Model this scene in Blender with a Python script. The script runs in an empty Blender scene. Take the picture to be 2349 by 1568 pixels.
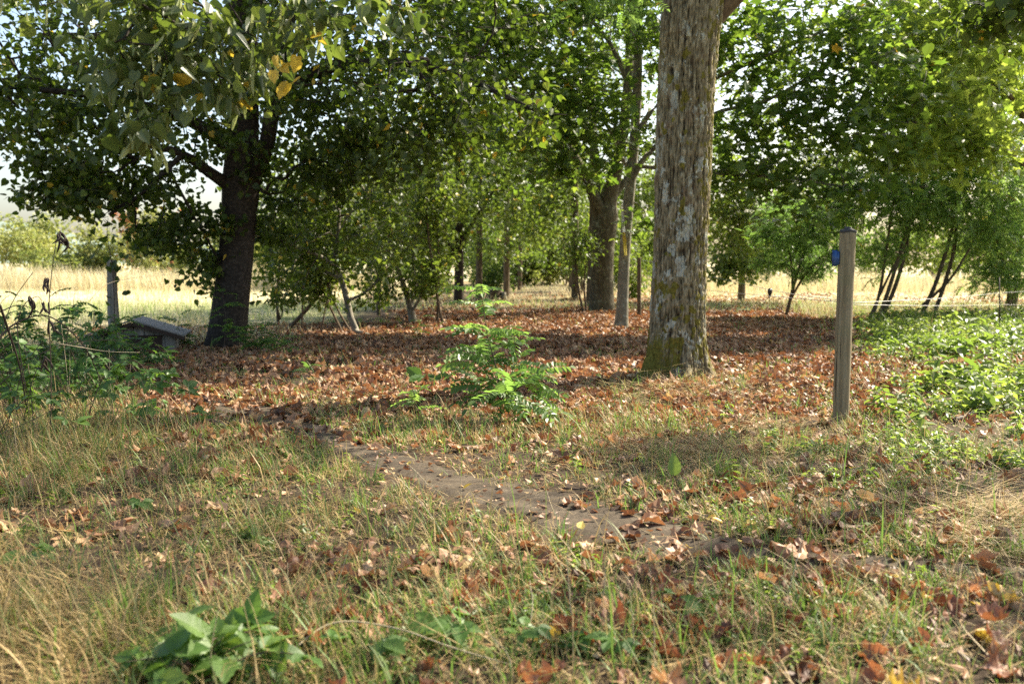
import bpy, math, random
import numpy as np

# ------------------------------------------------------------------ camera, sky, sun, exposure
SC = bpy.context.scene
COL = SC.collection
R = math.radians
CAM_H, FPX, PCX, PCY, HOR = 1.25, 2284.0, 1174.5, 784.0, 600.0
PITCH = math.atan((PCY - HOR) / FPX)
cam_d = bpy.data.cameras.new('camera')
cam = bpy.data.objects.new('camera', cam_d)
COL.objects.link(cam)
cam.location = (0, 0, CAM_H)
cam.rotation_euler = (math.pi / 2 - PITCH, 0, 0)
cam_d.sensor_width = 36.0
cam_d.lens = 36.0 * FPX / 2349.0
cam_d.clip_start = 0.05
cam_d.clip_end = 3000
cam_d.dof.use_dof = True
cam_d.dof.focus_distance = 6.8
cam_d.dof.aperture_fstop = 2.6
SC.camera = cam

SUN_EL, SUN_AZ = R(40), math.atan2(0.60, 0.80)          # azimuth counted from +x towards +y
to_sun = np.array([math.cos(SUN_EL) * math.cos(SUN_AZ), math.cos(SUN_EL) * math.sin(SUN_AZ), math.sin(SUN_EL)])
W = bpy.data.worlds.new('World')
SC.world = W
W.use_nodes = True
wn = W.node_tree.nodes
sky = wn.new('ShaderNodeTexSky')
sky.sky_type = 'NISHITA'
sky.sun_disc = False
sky.sun_elevation = SUN_EL
sky.sun_rotation = math.pi / 2 - SUN_AZ
sky.air_density = 1.0
sky.dust_density = 3.0
sky.ozone_density = 1.0
wn['Background'].inputs['Strength'].default_value = 0.10
W.node_tree.links.new(sky.outputs['Color'], wn['Background'].inputs['Color'])
sd = bpy.data.lights.new('sun', 'SUN')
sd.energy = 5.0
sd.angle = R(0.55)
sd.color = (1.0, 0.90, 0.73)
sun = bpy.data.objects.new('sun', sd)
COL.objects.link(sun)
from mathutils import Vector
sun.rotation_euler = Vector(-to_sun).to_track_quat('-Z', 'Y').to_euler()
SC.view_settings.view_transform = 'Standard'
SC.view_settings.look = 'None'
SC.view_settings.gamma = 1.0
SC.view_settings.exposure = 1.75
SC.cycles.max_bounces = 8
SC.cycles.diffuse_bounces = 3
SC.cycles.glossy_bounces = 2
SC.cycles.transmission_bounces = 5
SC.cycles.transparent_max_bounces = 4
SC.cycles.sample_clamp_indirect = 1.8
SC.cycles.use_adaptive_sampling = False
SC.cycles.adaptive_threshold = 0.02
SC.cycles.use_denoising = False
SC.cycles.denoiser = 'OPENIMAGEDENOISE'
SC.cycles.denoising_input_passes = 'RGB_ALBEDO_NORMAL'
SC.cycles.denoising_prefilter = 'ACCURATE'

# ------------------------------------------------------------------ photo pixel <-> place
cp, sp = math.cos(PITCH), math.sin(PITCH)
def ray(x, y):
    u, v = (x - PCX) / FPX, (PCY - y) / FPX
    return np.array([u, cp + v * sp, -sp + v * cp])
def at(x, y, Y):                                        # the point at distance Y seen at pixel x, y
    d = ray(x, y)
    return np.array([0, 0, CAM_H]) + d * (Y / d[1])
def gnd(x, y):                                          # the ground point seen at pixel x, y
    d = ray(x, y)
    return np.array([0, 0, CAM_H]) + d * (CAM_H / -d[2])
def proj(x, y, z=0.0):
    dz = z - CAM_H
    dep = y * cp - dz * sp
    return PCX + FPX * x / dep, PCY - FPX * (y * sp + dz * cp) / dep

# ------------------------------------------------------------------ noise and meshes
def _hash(i, j, k, s):
    h = (i.astype(np.int64) * 374761393 + j.astype(np.int64) * 668265263 + k.astype(np.int64) * 2147483647 + s * 974634777) & 0xFFFFFFFF
    h = ((h ^ (h >> 13)) * 1274126177) & 0xFFFFFFFF
    h = ((h ^ (h >> 16)) * 2246822519) & 0xFFFFFFFF
    return ((h ^ (h >> 15)) & 0xFFFFFF) / 8388607.5 - 1.0
def vn(x, y, z=0.0, s=0):
    x, y, z = np.broadcast_arrays(np.asarray(x, float), np.asarray(y, float), np.asarray(z, float))
    i, j, k = np.floor(x), np.floor(y), np.floor(z)
    f, g, h = x - i, y - j, z - k
    f, g, h = [t * t * (3 - 2 * t) for t in (f, g, h)]
    out = 0
    for a in (0, 1):
        for b in (0, 1):
            for c in (0, 1):
                w = (f if a else 1 - f) * (g if b else 1 - g) * (h if c else 1 - h)
                out = out + w * _hash(i + a, j + b, k + c, s)
    return out
def fbm(x, y, z=0.0, s=0, o=3):
    t, a = 0, 1.0
    for q in range(o):
        t = t + a * vn(x * 2 ** q, y * 2 ** q, np.asarray(z) * 2 ** q, s + q * 17)
        a *= .5
    return t
def gz(x, y):
    x, y = np.asarray(x, float), np.asarray(y, float)
    d = np.hypot(x, y)
    near = np.clip(1 - d / 60, 0, 1)
    return near * (.05 * vn(x / 2.6, y / 2.6, 0, 3) + .018 * vn(x / .9, y / .9, 0, 4)) + np.clip((d - 40) / 200, 0, 1) * .8 * vn(x / 45, y / 45, 0, 5)

def mesh(name, V, F, mat, parent=None, attrs=None, smooth=True, loc=None):
    """one mesh object from a vertex array and a list of face arrays (n, k)"""
    V = np.ascontiguousarray(V, np.float32)
    me = bpy.data.meshes.new(name)
    F = [np.asarray(f, np.int32) for f in F if len(f)]
    li = np.concatenate([f.ravel() for f in F])
    lt = np.concatenate([np.full(len(f), f.shape[1], np.int32) for f in F])
    ls = np.concatenate([[0], np.cumsum(lt)[:-1]]).astype(np.int32)
    me.vertices.add(len(V)); me.vertices.foreach_set('co', V.ravel())
    me.loops.add(len(li)); me.loops.foreach_set('vertex_index', li)
    me.polygons.add(len(lt)); me.polygons.foreach_set('loop_start', ls); me.polygons.foreach_set('loop_total', lt)
    me.polygons.foreach_set('use_smooth', np.full(len(lt), smooth))
    for k, a in (attrs or {}).items():
        a = np.asarray(a, np.float32)
        if a.ndim == 1:
            me.attributes.new(k, 'FLOAT', 'POINT').data.foreach_set('value', a)
        else:
            c = np.ones((len(a), 4), np.float32); c[:, :3] = a
            me.attributes.new(k, 'FLOAT_COLOR', 'POINT').data.foreach_set('color', c.ravel())
    me.update(calc_edges=True)
    for m in (mat if isinstance(mat, (list, tuple)) else [mat]):
        me.materials.append(m)
    o = bpy.data.objects.new(name, me)
    COL.objects.link(o)
    if parent is not None: o.parent = parent
    if loc is not None: o.location = loc
    return o
def tag(o, label=None, cat=None, group=None, kind=None):
    for k, v in (('label', label), ('category', cat), ('group', group), ('kind', kind)):
        if v: o[k] = v
    return o
def empty(name, loc, label, cat, group=None, rz=0):
    o = bpy.data.objects.new(name, None)
    COL.objects.link(o)
    o.empty_display_size = .1
    o.location = loc; o.rotation_euler = (0, 0, rz)
    return tag(o, label, cat, group)
def dup(o, loc, rz=0, sc=1.0, label=None):
    c = o.copy(); COL.objects.link(c)
    c.location = loc; c.rotation_euler = (0, 0, rz); c.scale = (sc, sc, sc)
    if label: c['label'] = label
    for ch in o.children:
        d = ch.copy(); COL.objects.link(d); d.parent = c
        for g in ch.children:
            e = g.copy(); COL.objects.link(e); e.parent = d
    return c
class MB:                                               # collects pieces into one mesh
    def __init__(s): s.V, s.F, s.A, s.n = [], [], [], 0
    def add(s, V, F, a=0.0):
        V = np.asarray(V, float)
        s.V.append(V); s.F += [np.asarray(f) + s.n for f in F if len(f)]
        s.A.append(np.broadcast_to(np.asarray(a, float), (len(V),)).copy()); s.n += len(V)
    def build(s, name, mat, parent=None, off=None, smooth=True):
        V = np.concatenate(s.V)
        if off is not None: V = V - np.asarray(off)
        return mesh(name, V, s.F, mat, parent, {'tint': np.concatenate(s.A)}, smooth)
def tube(P, r, n=8, cap=True):
    """a tube along a polyline; r one radius or one per point"""
    P = np.asarray(P, float); m = len(P)
    r = np.broadcast_to(np.asarray(r, float), (m,))
    T = np.gradient(P, axis=0); T /= np.linalg.norm(T, axis=1)[:, None] + 1e-9
    ref = np.where(np.abs(T[:, 2:3]) > .9, np.array([[1., 0, 0]]), np.array([[0, 0, 1.]]))
    ref = np.broadcast_to(ref[0], T.shape) if np.ptp(np.abs(T[:, 2])) < .6 else ref
    A = np.cross(T, ref); A /= np.linalg.norm(A, axis=1)[:, None] + 1e-9
    B = np.cross(T, A)
    th = np.linspace(0, 2 * math.pi, n, endpoint=False)
    V = (P[:, None] + r[:, None, None] * (np.cos(th)[None, :, None] * A[:, None] + np.sin(th)[None, :, None] * B[:, None])).reshape(-1, 3)
    i = np.arange(m - 1)[:, None] * n; j = np.arange(n)[None]; k = (j + 1) % n
    F = [np.stack([i + j, i + k, i + n + k, i + n + j], -1).reshape(-1, 4)]
    if cap: F += [np.arange(n)[None, ::-1], (np.arange(n) + (m - 1) * n)[None]]
    return V, F
def box(c, s, rz=0):
    c, s = np.asarray(c, float), np.asarray(s, float) / 2
    v = np.array([[x, y, z] for z in (-1, 1) for x, y in ((-1, -1), (1, -1), (1, 1), (-1, 1))], float) * s
    ca, sa = math.cos(rz), math.sin(rz)
    v = np.stack([v[:, 0] * ca - v[:, 1] * sa, v[:, 0] * sa + v[:, 1] * ca, v[:, 2]], 1) + c
    return v, [np.array([[3, 2, 1, 0], [4, 5, 6, 7], [0, 1, 5, 4], [1, 2, 6, 5], [2, 3, 7, 6], [3, 0, 4, 7]])]
def smooth_line(P, n):
    """Catmull-Rom through rows of P (any number of columns)"""
    P = np.asarray(P, float)
    Q = np.vstack([2 * P[0] - P[1], P, 2 * P[-1] - P[-2]])
    t = np.linspace(0, len(P) - 1 - 1e-6, n); i = t.astype(int); f = (t - i)[:, None]
    a, b, c, d = Q[i], Q[i + 1], Q[i + 2], Q[i + 3]
    return .5 * (2 * b + (c - a) * f + (2 * a - 5 * b + 4 * c - d) * f ** 2 + (3 * b - a - 3 * c + d) * f ** 3)

# ------------------------------------------------------------------ materials
def newmat(name):
    m = bpy.data.materials.new(name); m.use_nodes = True
    nt = m.node_tree; nt.nodes.clear()
    return m, nt, nt.nodes.new('ShaderNodeOutputMaterial')
def ramp(nt, src, stops):
    r = nt.nodes.new('ShaderNodeValToRGB')
    e = r.color_ramp.elements
    while len(e) < len(stops): e.new(.5)
    for q, (p, c) in zip(e, stops): q.position = p; q.color = (*c, 1)
    nt.links.new(src, r.inputs['Fac']); return r.outputs['Color']
def attr(nt, name, out='Fac'):
    a = nt.nodes.new('ShaderNodeAttribute'); a.attribute_name = name; return a.outputs[out]
def noise(nt, scale, detail=4, coord=None, rough=.6):
    n = nt.nodes.new('ShaderNodeTexNoise')
    n.inputs['Scale'].default_value = scale; n.inputs['Detail'].default_value = detail; n.inputs['Roughness'].default_value = rough
    if coord is not None: nt.links.new(coord, n.inputs['Vector'])
    return n.outputs['Fac']
def objco(nt, sc=(1, 1, 1)):
    t = nt.nodes.new('ShaderNodeTexCoord'); mp = nt.nodes.new('ShaderNodeMapping')
    mp.inputs['Scale'].default_value = sc
    nt.links.new(t.outputs['Object'], mp.inputs['Vector']); return mp.outputs['Vector']
def math_n(nt, op, a, b, c=None):
    n = nt.nodes.new('ShaderNodeMath'); n.operation = op
    for i, v in enumerate((a, b, c)):
        if v is None: continue
        if isinstance(v, (int, float)): n.inputs[i].default_value = v
        else: nt.links.new(v, n.inputs[i])
    return n.outputs[0]
def mixc(nt, f, a, b, mode='MIX'):
    n = nt.nodes.new('ShaderNodeMix'); n.data_type = 'RGBA'; n.blend_type = mode
    for i, v in ((0, f), (6, a), (7, b)):
        if isinstance(v, (int, float)): n.inputs[i].default_value = v
        elif isinstance(v, tuple): n.inputs[i].default_value = (*v, 1)
        else: nt.links.new(v, n.inputs[i])
    return n.outputs[2]
def princ(nt, color, rough=.8, spec=.3, bump=None, bs=.5, bd=.01):
    p = nt.nodes.new('ShaderNodeBsdfPrincipled')
    if isinstance(color, tuple): p.inputs['Base Color'].default_value = (*color, 1)
    else: nt.links.new(color, p.inputs['Base Color'])
    if isinstance(rough, (int, float)): p.inputs['Roughness'].default_value = rough
    else: nt.links.new(rough, p.inputs['Roughness'])
    p.inputs['Specular IOR Level'].default_value = spec
    if bump is not None:
        b = nt.nodes.new('ShaderNodeBump'); b.inputs['Strength'].default_value = bs; b.inputs['Distance'].default_value = bd
        nt.links.new(bump, b.inputs['Height']); nt.links.new(b.outputs['Normal'], p.inputs['Normal'])
    return p.outputs[0]
def leafmat(name, refl, trans, tf=.42, rough=.45, spec=.35, rnd=0.0, blot=0):
    """thin leaf: a reflecting side and light glowing through, both following the leaf's own tint"""
    m, nt, out = newmat(name)
    a = attr(nt, 'tint')
    if rnd:
        oi = nt.nodes.new('ShaderNodeObjectInfo')
        a = math_n(nt, 'ADD', a, math_n(nt, 'MULTIPLY_ADD', oi.outputs['Random'], rnd, -rnd / 2))
    c1, c2 = ramp(nt, a, refl), ramp(nt, a, trans)
    if blot:                                            # decay spots and mottling of the leaf itself
        q = ramp(nt, noise(nt, blot, 6, objco(nt), .7), [(.34, (.42, .38, .36)), (.46, (.95, .93, .9)), (.68, (1.3, 1.25, 1.2))])
        c1, c2 = mixc(nt, .8, c1, q, 'MULTIPLY'), mixc(nt, .8, c2, q, 'MULTIPLY')
    s = princ(nt, c1, rough, spec)
    t = nt.nodes.new('ShaderNodeBsdfTranslucent'); nt.links.new(c2, t.inputs['Color'])
    mx = nt.nodes.new('ShaderNodeMixShader'); mx.inputs[0].default_value = tf
    nt.links.new(s, mx.inputs[1]); nt.links.new(t.outputs[0], mx.inputs[2])
    nt.links.new(mx.outputs[0], out.inputs[0]); return m
# tint 0 .. 0.8 runs through the greens of the kind, above 0.86 the leaf has turned yellow
def greens(d, m, l, y=(.42, .30, .04)):
    w = lambda c: (c[0] * 1.08, c[1] * .96, c[2] * .85)      # autumn greens lean towards olive
    return [(0, w(d)), (.45, w(m)), (.82, w(l)), (.9, y)]
M = {}
M['linden'] = leafmat('linden_leaf', greens((.026, .045, .010), (.042, .072, .015), (.075, .115, .025)), greens((.10, .20, .02), (.18, .31, .03), (.30, .42, .05), (.7, .5, .04)), .35)
M['maple'] = leafmat('maple_leaf', greens((.03, .06, .014), (.05, .10, .022), (.085, .15, .035)), greens((.12, .25, .03), (.20, .37, .04), (.33, .5, .06), (.6, .36, .04)), .38)
M['oak'] = leafmat('oak_leaf', greens((.05, .09, .02), (.08, .14, .03), (.13, .20, .05)), greens((.20, .36, .05), (.30, .48, .06), (.42, .58, .09), (.6, .36, .04)), .46)
M['robinia'] = leafmat('robinia_leaf', greens((.055, .115, .038), (.085, .165, .055), (.13, .225, .075)), greens((.15, .32, .065), (.23, .44, .085), (.34, .56, .12), (.6, .5, .08)), .45)
M['shrub'] = leafmat('shrub_leaf', greens((.04, .07, .015), (.065, .11, .02), (.11, .15, .03)), greens((.13, .24, .03), (.20, .34, .04), (.32, .44, .06), (.6, .5, .08)), .36)
M['far'] = leafmat('far_leaf', greens((.10, .15, .05), (.17, .22, .075), (.27, .30, .12), (.30, .14, .07)), greens((.2, .3, .06), (.3, .4, .09), (.42, .48, .14), (.5, .22, .1)), .38)
M['bract'] = leafmat('seed_bract', [(0, (.22, .27, .10)), (1, (.36, .38, .17))], [(0, (.34, .42, .13)), (1, (.5, .52, .22))], .4)
M['bramble'] = leafmat('bramble_leaf', greens((.035, .09, .02), (.06, .14, .03), (.11, .2, .045)), greens((.12, .28, .04), (.2, .4, .05), (.32, .5, .08)), .35, .5)
M['nettle'] = leafmat('nettle_leaf', greens((.05, .095, .022), (.085, .145, .035), (.14, .21, .055)), greens((.16, .30, .04), (.25, .42, .06), (.36, .52, .09)), .38, .45, .35)
M['linden_skylit'] = leafmat('skylit_linden_leaf', greens((.035, .06, .022), (.055, .09, .035), (.085, .125, .05)), greens((.10, .18, .025), (.17, .28, .04), (.27, .38, .06), (.75, .55, .06)), .30, .4, .4)  # cooler copy of the linden leaf, front skylight put into its colour
M['meadow'] = leafmat('meadow_grass_blade', [(0, (.60, .55, .38)), (.4, (.46, .44, .28)), (.5, (.27, .29, .11)), (.8, (.16, .23, .07)), (1, (.2, .3, .09))],  # dry grass made paler still, overexposed brightness put into the colour
                      [(0, (.6, .5, .28)), (.4, (.5, .42, .2)), (.5, (.34, .38, .1)), (1, (.3, .5, .1))], .35, .6, .2)
M['grass'] = leafmat('grass_blade', [(0, (.50, .37, .17)), (.38, (.30, .21, .085)), (.5, (.17, .17, .055)), (.72, (.10, .155, .04)), (1, (.13, .22, .05))],
                     [(0, (.42, .32, .14)), (.38, (.34, .26, .1)), (.5, (.26, .28, .07)), (.72, (.18, .32, .05)), (1, (.24, .42, .07))], .3, .55, .3)
M['brown_leaf'] = leafmat('dead_leaf', [(0, (.085, .042, .026)), (.35, (.20, .10, .06)), (.65, (.33, .175, .105)), (.85, (.45, .29, .17)), (.95, (.48, .33, .14))],
                          [(0, (.10, .03, .01)), (.4, (.28, .085, .03)), (.7, (.4, .15, .05)), (.85, (.5, .25, .1)), (.95, (.6, .42, .05))], .22, .6, .3, rnd=.5, blot=3.5)
M['litter'] = leafmat('litter_leaf', [(0, (.075, .042, .025)), (.35, (.23, .118, .058)), (.65, (.40, .225, .115)), (.85, (.54, .37, .21)), (.95, (.5, .36, .06))],
                      [(0, (.09, .035, .012)), (.4, (.25, .09, .035)), (.7, (.40, .17, .06)), (.85, (.5, .28, .12)), (.95, (.6, .42, .05))], .22, .55, .35)
M['yellow_leaf'] = leafmat('yellow_leaf', [(0, (.55, .38, .05)), (1, (.62, .50, .16))], [(0, (.6, .4, .04)), (1, (.65, .5, .1))], .25, .5, rnd=.6)
M['dead_stem'] = leafmat('dead_stem', [(0, (.05, .035, .028)), (.5, (.2, .15, .09)), (1, (.5, .42, .27))], [(0, (.03, .02, .01)), (1, (.4, .3, .15))], .1, .7, .2)

def bark(name, c1, c2, c3, sx=18, sz=3, bd=.012, lich=None):
    m, nt, out = newmat(name)
    co = objco(nt, (1, 1, sz / sx))
    n1 = noise(nt, sx, 6, co); n2 = noise(nt, 3.0, 3, objco(nt))
    c = ramp(nt, n1, [(.32, c1), (.5, c2), (.68, c3)])
    c = mixc(nt, math_n(nt, 'MULTIPLY', n2, .5), c, tuple(.6 * v for v in c2))
    if lich:
        n3 = noise(nt, 9, 5, objco(nt), .7)
        c = mixc(nt, ramp(nt, n3, [(.56, (0, 0, 0)), (.62, (1, 1, 1))]), c, lich)
    nt.links.new(princ(nt, c, .9, .15, n1, .8, bd), out.inputs[0]); return m
M['bark_dark'] = bark('linden_bark', (.018, .014, .011), (.04, .032, .025), (.085, .07, .055), 24, 30, .008)
M['bark_brown'] = bark('brown_bark', (.06, .045, .03), (.12, .09, .06), (.2, .155, .105), 22, 5, .008)
M['bark_grey'] = bark('smooth_grey_bark', (.13, .12, .09), (.2, .18, .135), (.29, .26, .2), 14, 8, .006, (.30, .31, .25))
M['bark_beech'] = bark('olive_brown_bark', (.055, .047, .03), (.105, .09, .058), (.17, .15, .10), 16, 7, .008, (.2, .2, .14))
M['bark_pale'] = bark('pale_bark', (.13, .115, .085), (.23, .205, .16), (.34, .31, .25), 20, 12, .004)
# ------------------------------------------------------------------ leaf shapes (base at 0, tip along +y, upper side +z)
def _half(pts, fold=.18, droop=.15):
    p = np.array(pts, float)
    def lift(q):
        z = fold * np.abs(q[:, 0]) - droop * q[:, 1] ** 2
        return np.column_stack([q, z])
    a = lift(p); b = lift(p * [-1, 1]); k = len(p)
    V = np.vstack([a, b[1:-1]])
    fa = np.arange(k)
    fb = np.concatenate([[0], [k - 1], np.arange(k, 2 * k - 2)[::-1]])
    return V, [fa[None], fb[None]]
T_HEART = _half([(0, 0), (.2, -.1), (.43, .05), (.47, .35), (.33, .65), (.12, .88), (0, 1.05)], .25, .22)
T_HEART2 = _half([(0, 0), (.25, -.1), (.46, .15), (.42, .5), (.15, .85), (0, 1.05)], -.15, .3)
T_HEARTC = _half([(0, 0), (.14, -.08), (.30, .05), (.33, .35), (.25, .65), (.1, .88), (0, 1.08)], .9, .45)
T_MAPLE = _half([(0, 0), (.42, -.12), (.27, .13), (.62, .42), (.24, .48), (.2, .72), (0, 1.0)], .15, .22)
T_MAPLE2 = _half([(0, 0), (.4, -.1), (.25, .15), (.58, .45), (.22, .5), (.18, .72), (0, 1.0)], -.12, .3)
T_OAK = _half([(0, 0), (.1, .1), (.22, .22), (.16, .34), (.38, .5), (.22, .6), (.33, .78), (.15, .82), (0, 1.02)], .2, .2)
T_OVAL = _half([(0, 0), (.24, .25), (.26, .6), (0, 1)], .25, .2)
T_QUAD = _half([(0, 0), (.34, .42), (0, 1)], .3, .15)
T_BRACT = _half([(0, 0), (.07, .3), (.09, .7), (.03, 1), (0, 1.03)], .5, .25)
def join(parts):
    V, F, n = [], [], 0
    for v, f in parts:
        V.append(v); F += [q + n for q in f]; n += len(v)
    by = {}
    for q in F: by.setdefault(q.shape[1], []).append(q)
    return np.vstack(V), [np.vstack(q) for q in by.values()]
def place(t, pos, yaw, pitch=0, roll=0, s=1.0):
    v, f = t
    v = np.asarray(v) * s
    cr, sr = math.cos(roll), math.sin(roll); v = np.stack([v[:, 0] * cr + v[:, 2] * sr, v[:, 1], -v[:, 0] * sr + v[:, 2] * cr], 1)
    c, s_ = math.cos(pitch), math.sin(pitch); v = np.stack([v[:, 0], v[:, 1] * c - v[:, 2] * s_, v[:, 1] * s_ + v[:, 2] * c], 1)
    c, s_ = math.cos(yaw), math.sin(yaw); v = np.stack([v[:, 0] * c - v[:, 1] * s_, v[:, 0] * s_ + v[:, 1] * c, v[:, 2]], 1)
    return v + pos, f
def pinnate(n, leaflet, ls, curve=.25, seed=0):
    """a feathered leaf of unit length: n pairs of leaflets and one at the tip"""
    rg = random.Random(seed); parts = []
    for i in range(n + 1):
        t = .16 + .84 * i / n
        p = np.array([0, t, .12 * t - curve * t * t])
        if i == n:
            parts.append(place(leaflet, p, 0, -.5, 0, ls)); break
        for sgn in (-1, 1):
            parts.append(place(leaflet, p + [0, rg.uniform(-.01, .01), 0], -sgn * (math.pi / 2 - .25 + rg.uniform(-.15, .15)), -.12 + rg.uniform(-.25, .2), rg.uniform(-.3, .3), ls * rg.uniform(.85, 1.1) * (1 - .35 * (t - .5) ** 2)))
    w = .006
    parts.append((np.array([[-w, 0, 0], [w, 0, 0], [w, .5, .06 - curve * .25], [-w, .5, .06 - curve * .25], [w, 1, .12 - curve], [-w, 1, .12 - curve]]), [np.array([[0, 1, 2, 3], [3, 2, 4, 5]])]))
    return join(parts)
T_ROB = pinnate(6, T_QUAD, .24, .3, 1)
T_ROB2 = pinnate(7, T_QUAD, .21, .45, 2)
T_ROBN = pinnate(8, T_OVAL, .235, .35, 3)
T_ROBN2 = pinnate(7, T_OVAL, .25, .5, 4)
def spray(n, leaf, seed, rad=.5, ls=.5):
    rg = random.Random(seed); parts = []
    for i in range(n):
        p = np.array([rg.uniform(-rad, rad) * .7, rg.uniform(0, 1), rg.uniform(-rad, rad) * .5])
        parts.append(place(leaf, p, rg.uniform(-2, 2), rg.uniform(-.9, .5), rg.uniform(-.8, .8), ls * rg.uniform(.7, 1.2)))
    return join(parts)
T_SPRAY = spray(6, T_QUAD, 5, .5, .42)
T_SPRAY2 = spray(6, T_QUAD, 6, .5, .42)
T_UP = spray(7, T_QUAD, 7, .35, .5)

def frames(nrm, tip):
    nrm = nrm / (np.linalg.norm(nrm, axis=1)[:, None] + 1e-9)
    tip = tip - nrm * (tip * nrm).sum(1)[:, None]
    tip = tip / (np.linalg.norm(tip, axis=1)[:, None] + 1e-9)
    return np.stack([np.cross(tip, nrm), tip, nrm], 2)
def scatter(tmpls, pos, Rm, size, tint, rg):
    """instances of the templates as one vertex array, face list and tint"""
    which = rg.integers(0, len(tmpls), len(pos))
    Vs, Fs, As, n = [], {}, [], 0
    for k, (tv, tf) in enumerate(tmpls):
        ix = np.nonzero(which == k)[0]
        if not len(ix): continue
        v = np.einsum('nij,mj->nmi', Rm[ix], tv) * size[ix][:, None, None] + pos[ix][:, None]
        m = len(tv)
        for f in tf:
            Fs.setdefault(f.shape[1], []).append((f[None] + (np.arange(len(ix)) * m)[:, None, None] + n).reshape(-1, f.shape[1]))
        Vs.append(v.reshape(-1, 3)); As.append(np.repeat(tint[ix], m)); n += m * len(ix)
    return np.concatenate(Vs), [np.concatenate(f) for f in Fs.values()], np.concatenate(As)

# ------------------------------------------------------------------ trees
def B(x, y, Y, r, n): return (at(x, y, Y), np.array(r, float), n)
def limb(pts):
    """rows of pixel x, pixel y, half width in pixels, distance -> x, y, z, radius"""
    o = []
    for x, y, hw, Y in pts: o.append([*at(x, y, Y), hw * Y / FPX])
    return np.array(o)
def skeleton(chains, blobs, rg, seg=.35, minz=0.0, sag=.10, wob=.06, thin=.005):
    pos, par, rad, dirs, fixed = [], [], [], [], []
    for q, ch in enumerate(chains):
        ch = np.asarray(ch, float)
        L = np.linalg.norm(np.diff(ch[:, :3], axis=0), axis=1).sum()
        c = smooth_line(ch, max(4, int(L / (seg * .7))))
        start = -1
        if q and len(pos):
            d = np.linalg.norm(np.array(pos) - c[0, :3], axis=1)
            if d.min() < .6: start = int(d.argmin())
        for i, row in enumerate(c):
            par.append(start if i == 0 else len(pos) - 1)
            dv = c[min(i + 1, len(c) - 1), :3] - c[max(i - 1, 0), :3]
            pos.append(row[:3].copy()); rad.append(row[3]); dirs.append(dv / (np.linalg.norm(dv) + 1e-9)); fixed.append(True)
    nt = len(pos)
    A = []
    for c, r, n in blobs:
        u = rg.normal(size=(n, 3)); u /= np.linalg.norm(u, axis=1)[:, None]
        A.append(c + u * (rg.random(n) ** .45)[:, None] * r)
    A = np.vstack(A) if A else np.zeros((0, 3))
    P0 = np.array(pos)
    if len(A):
        dd = np.array([np.linalg.norm(P0 - a, axis=1).min() for a in A])
        A = A[np.argsort(dd)]
    cap = nt + len(A) * 14 + 10
    PP = np.zeros((cap, 3)); DD = np.zeros((cap, 3)); PP[:nt] = pos; DD[:nt] = dirs
    ban = np.zeros(cap); ban[:nt] = np.where(PP[:nt, 2] < minz, 1e3, 0)
    n = nt
    for a in A:
        dv = a - PP[:n]; d = np.linalg.norm(dv, axis=1) + 1e-6
        cs = (dv * DD[:n]).sum(1) / d
        cost = d * (1.45 - .55 * cs) + ban[:n] + (PP[:n, 2] - a[2]).clip(0) * .15
        k = int(cost.argmin()); p0 = PP[k]; L = d[k]
        m = min(12, max(2, int(math.ceil(L / seg))))
        side = rg.normal(size=3) * wob * L
        d0 = DD[k] * .35 * L + np.array([0, 0, .25 * L * (1 if a[2] > p0[2] - .5 else .3)])
        prev = k
        for i in range(1, m + 1):
            t = i / m
            q = p0 + (a - p0) * t + d0 * t * (1 - t) ** 2 * 1.2 + side * math.sin(math.pi * t) + rg.normal(size=3) * .02 * min(L, 1.5)
            q[2] -= sag * L * t * t * .5
            PP[n] = q; dq = q - PP[prev]; DD[n] = dq / (np.linalg.norm(dq) + 1e-9)
            par.append(prev); rad.append(0); fixed.append(False); prev = n; n += 1
    PP, DD = PP[:n], DD[:n]; par = np.array(par); fixed = np.array(fixed); rad = np.array(rad, float)
    acc = np.zeros(n)
    kids = np.zeros(n, int)
    for i in range(n - 1, -1, -1):
        if not fixed[i]:
            rad[i] = max(thin, acc[i] ** (1 / 2.2))
        if par[i] >= 0:
            if not fixed[i]: acc[par[i]] += rad[i] ** 2.2 * 1.015
            kids[par[i]] += 1
    for i in range(n):                                  # a branch is never thicker than what bears it
        if par[i] >= 0 and not fixed[i]: rad[i] = min(rad[i], rad[par[i]] * .75 if fixed[par[i]] else rad[par[i]])
    return PP, DD, par, rad, fixed, kids
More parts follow.
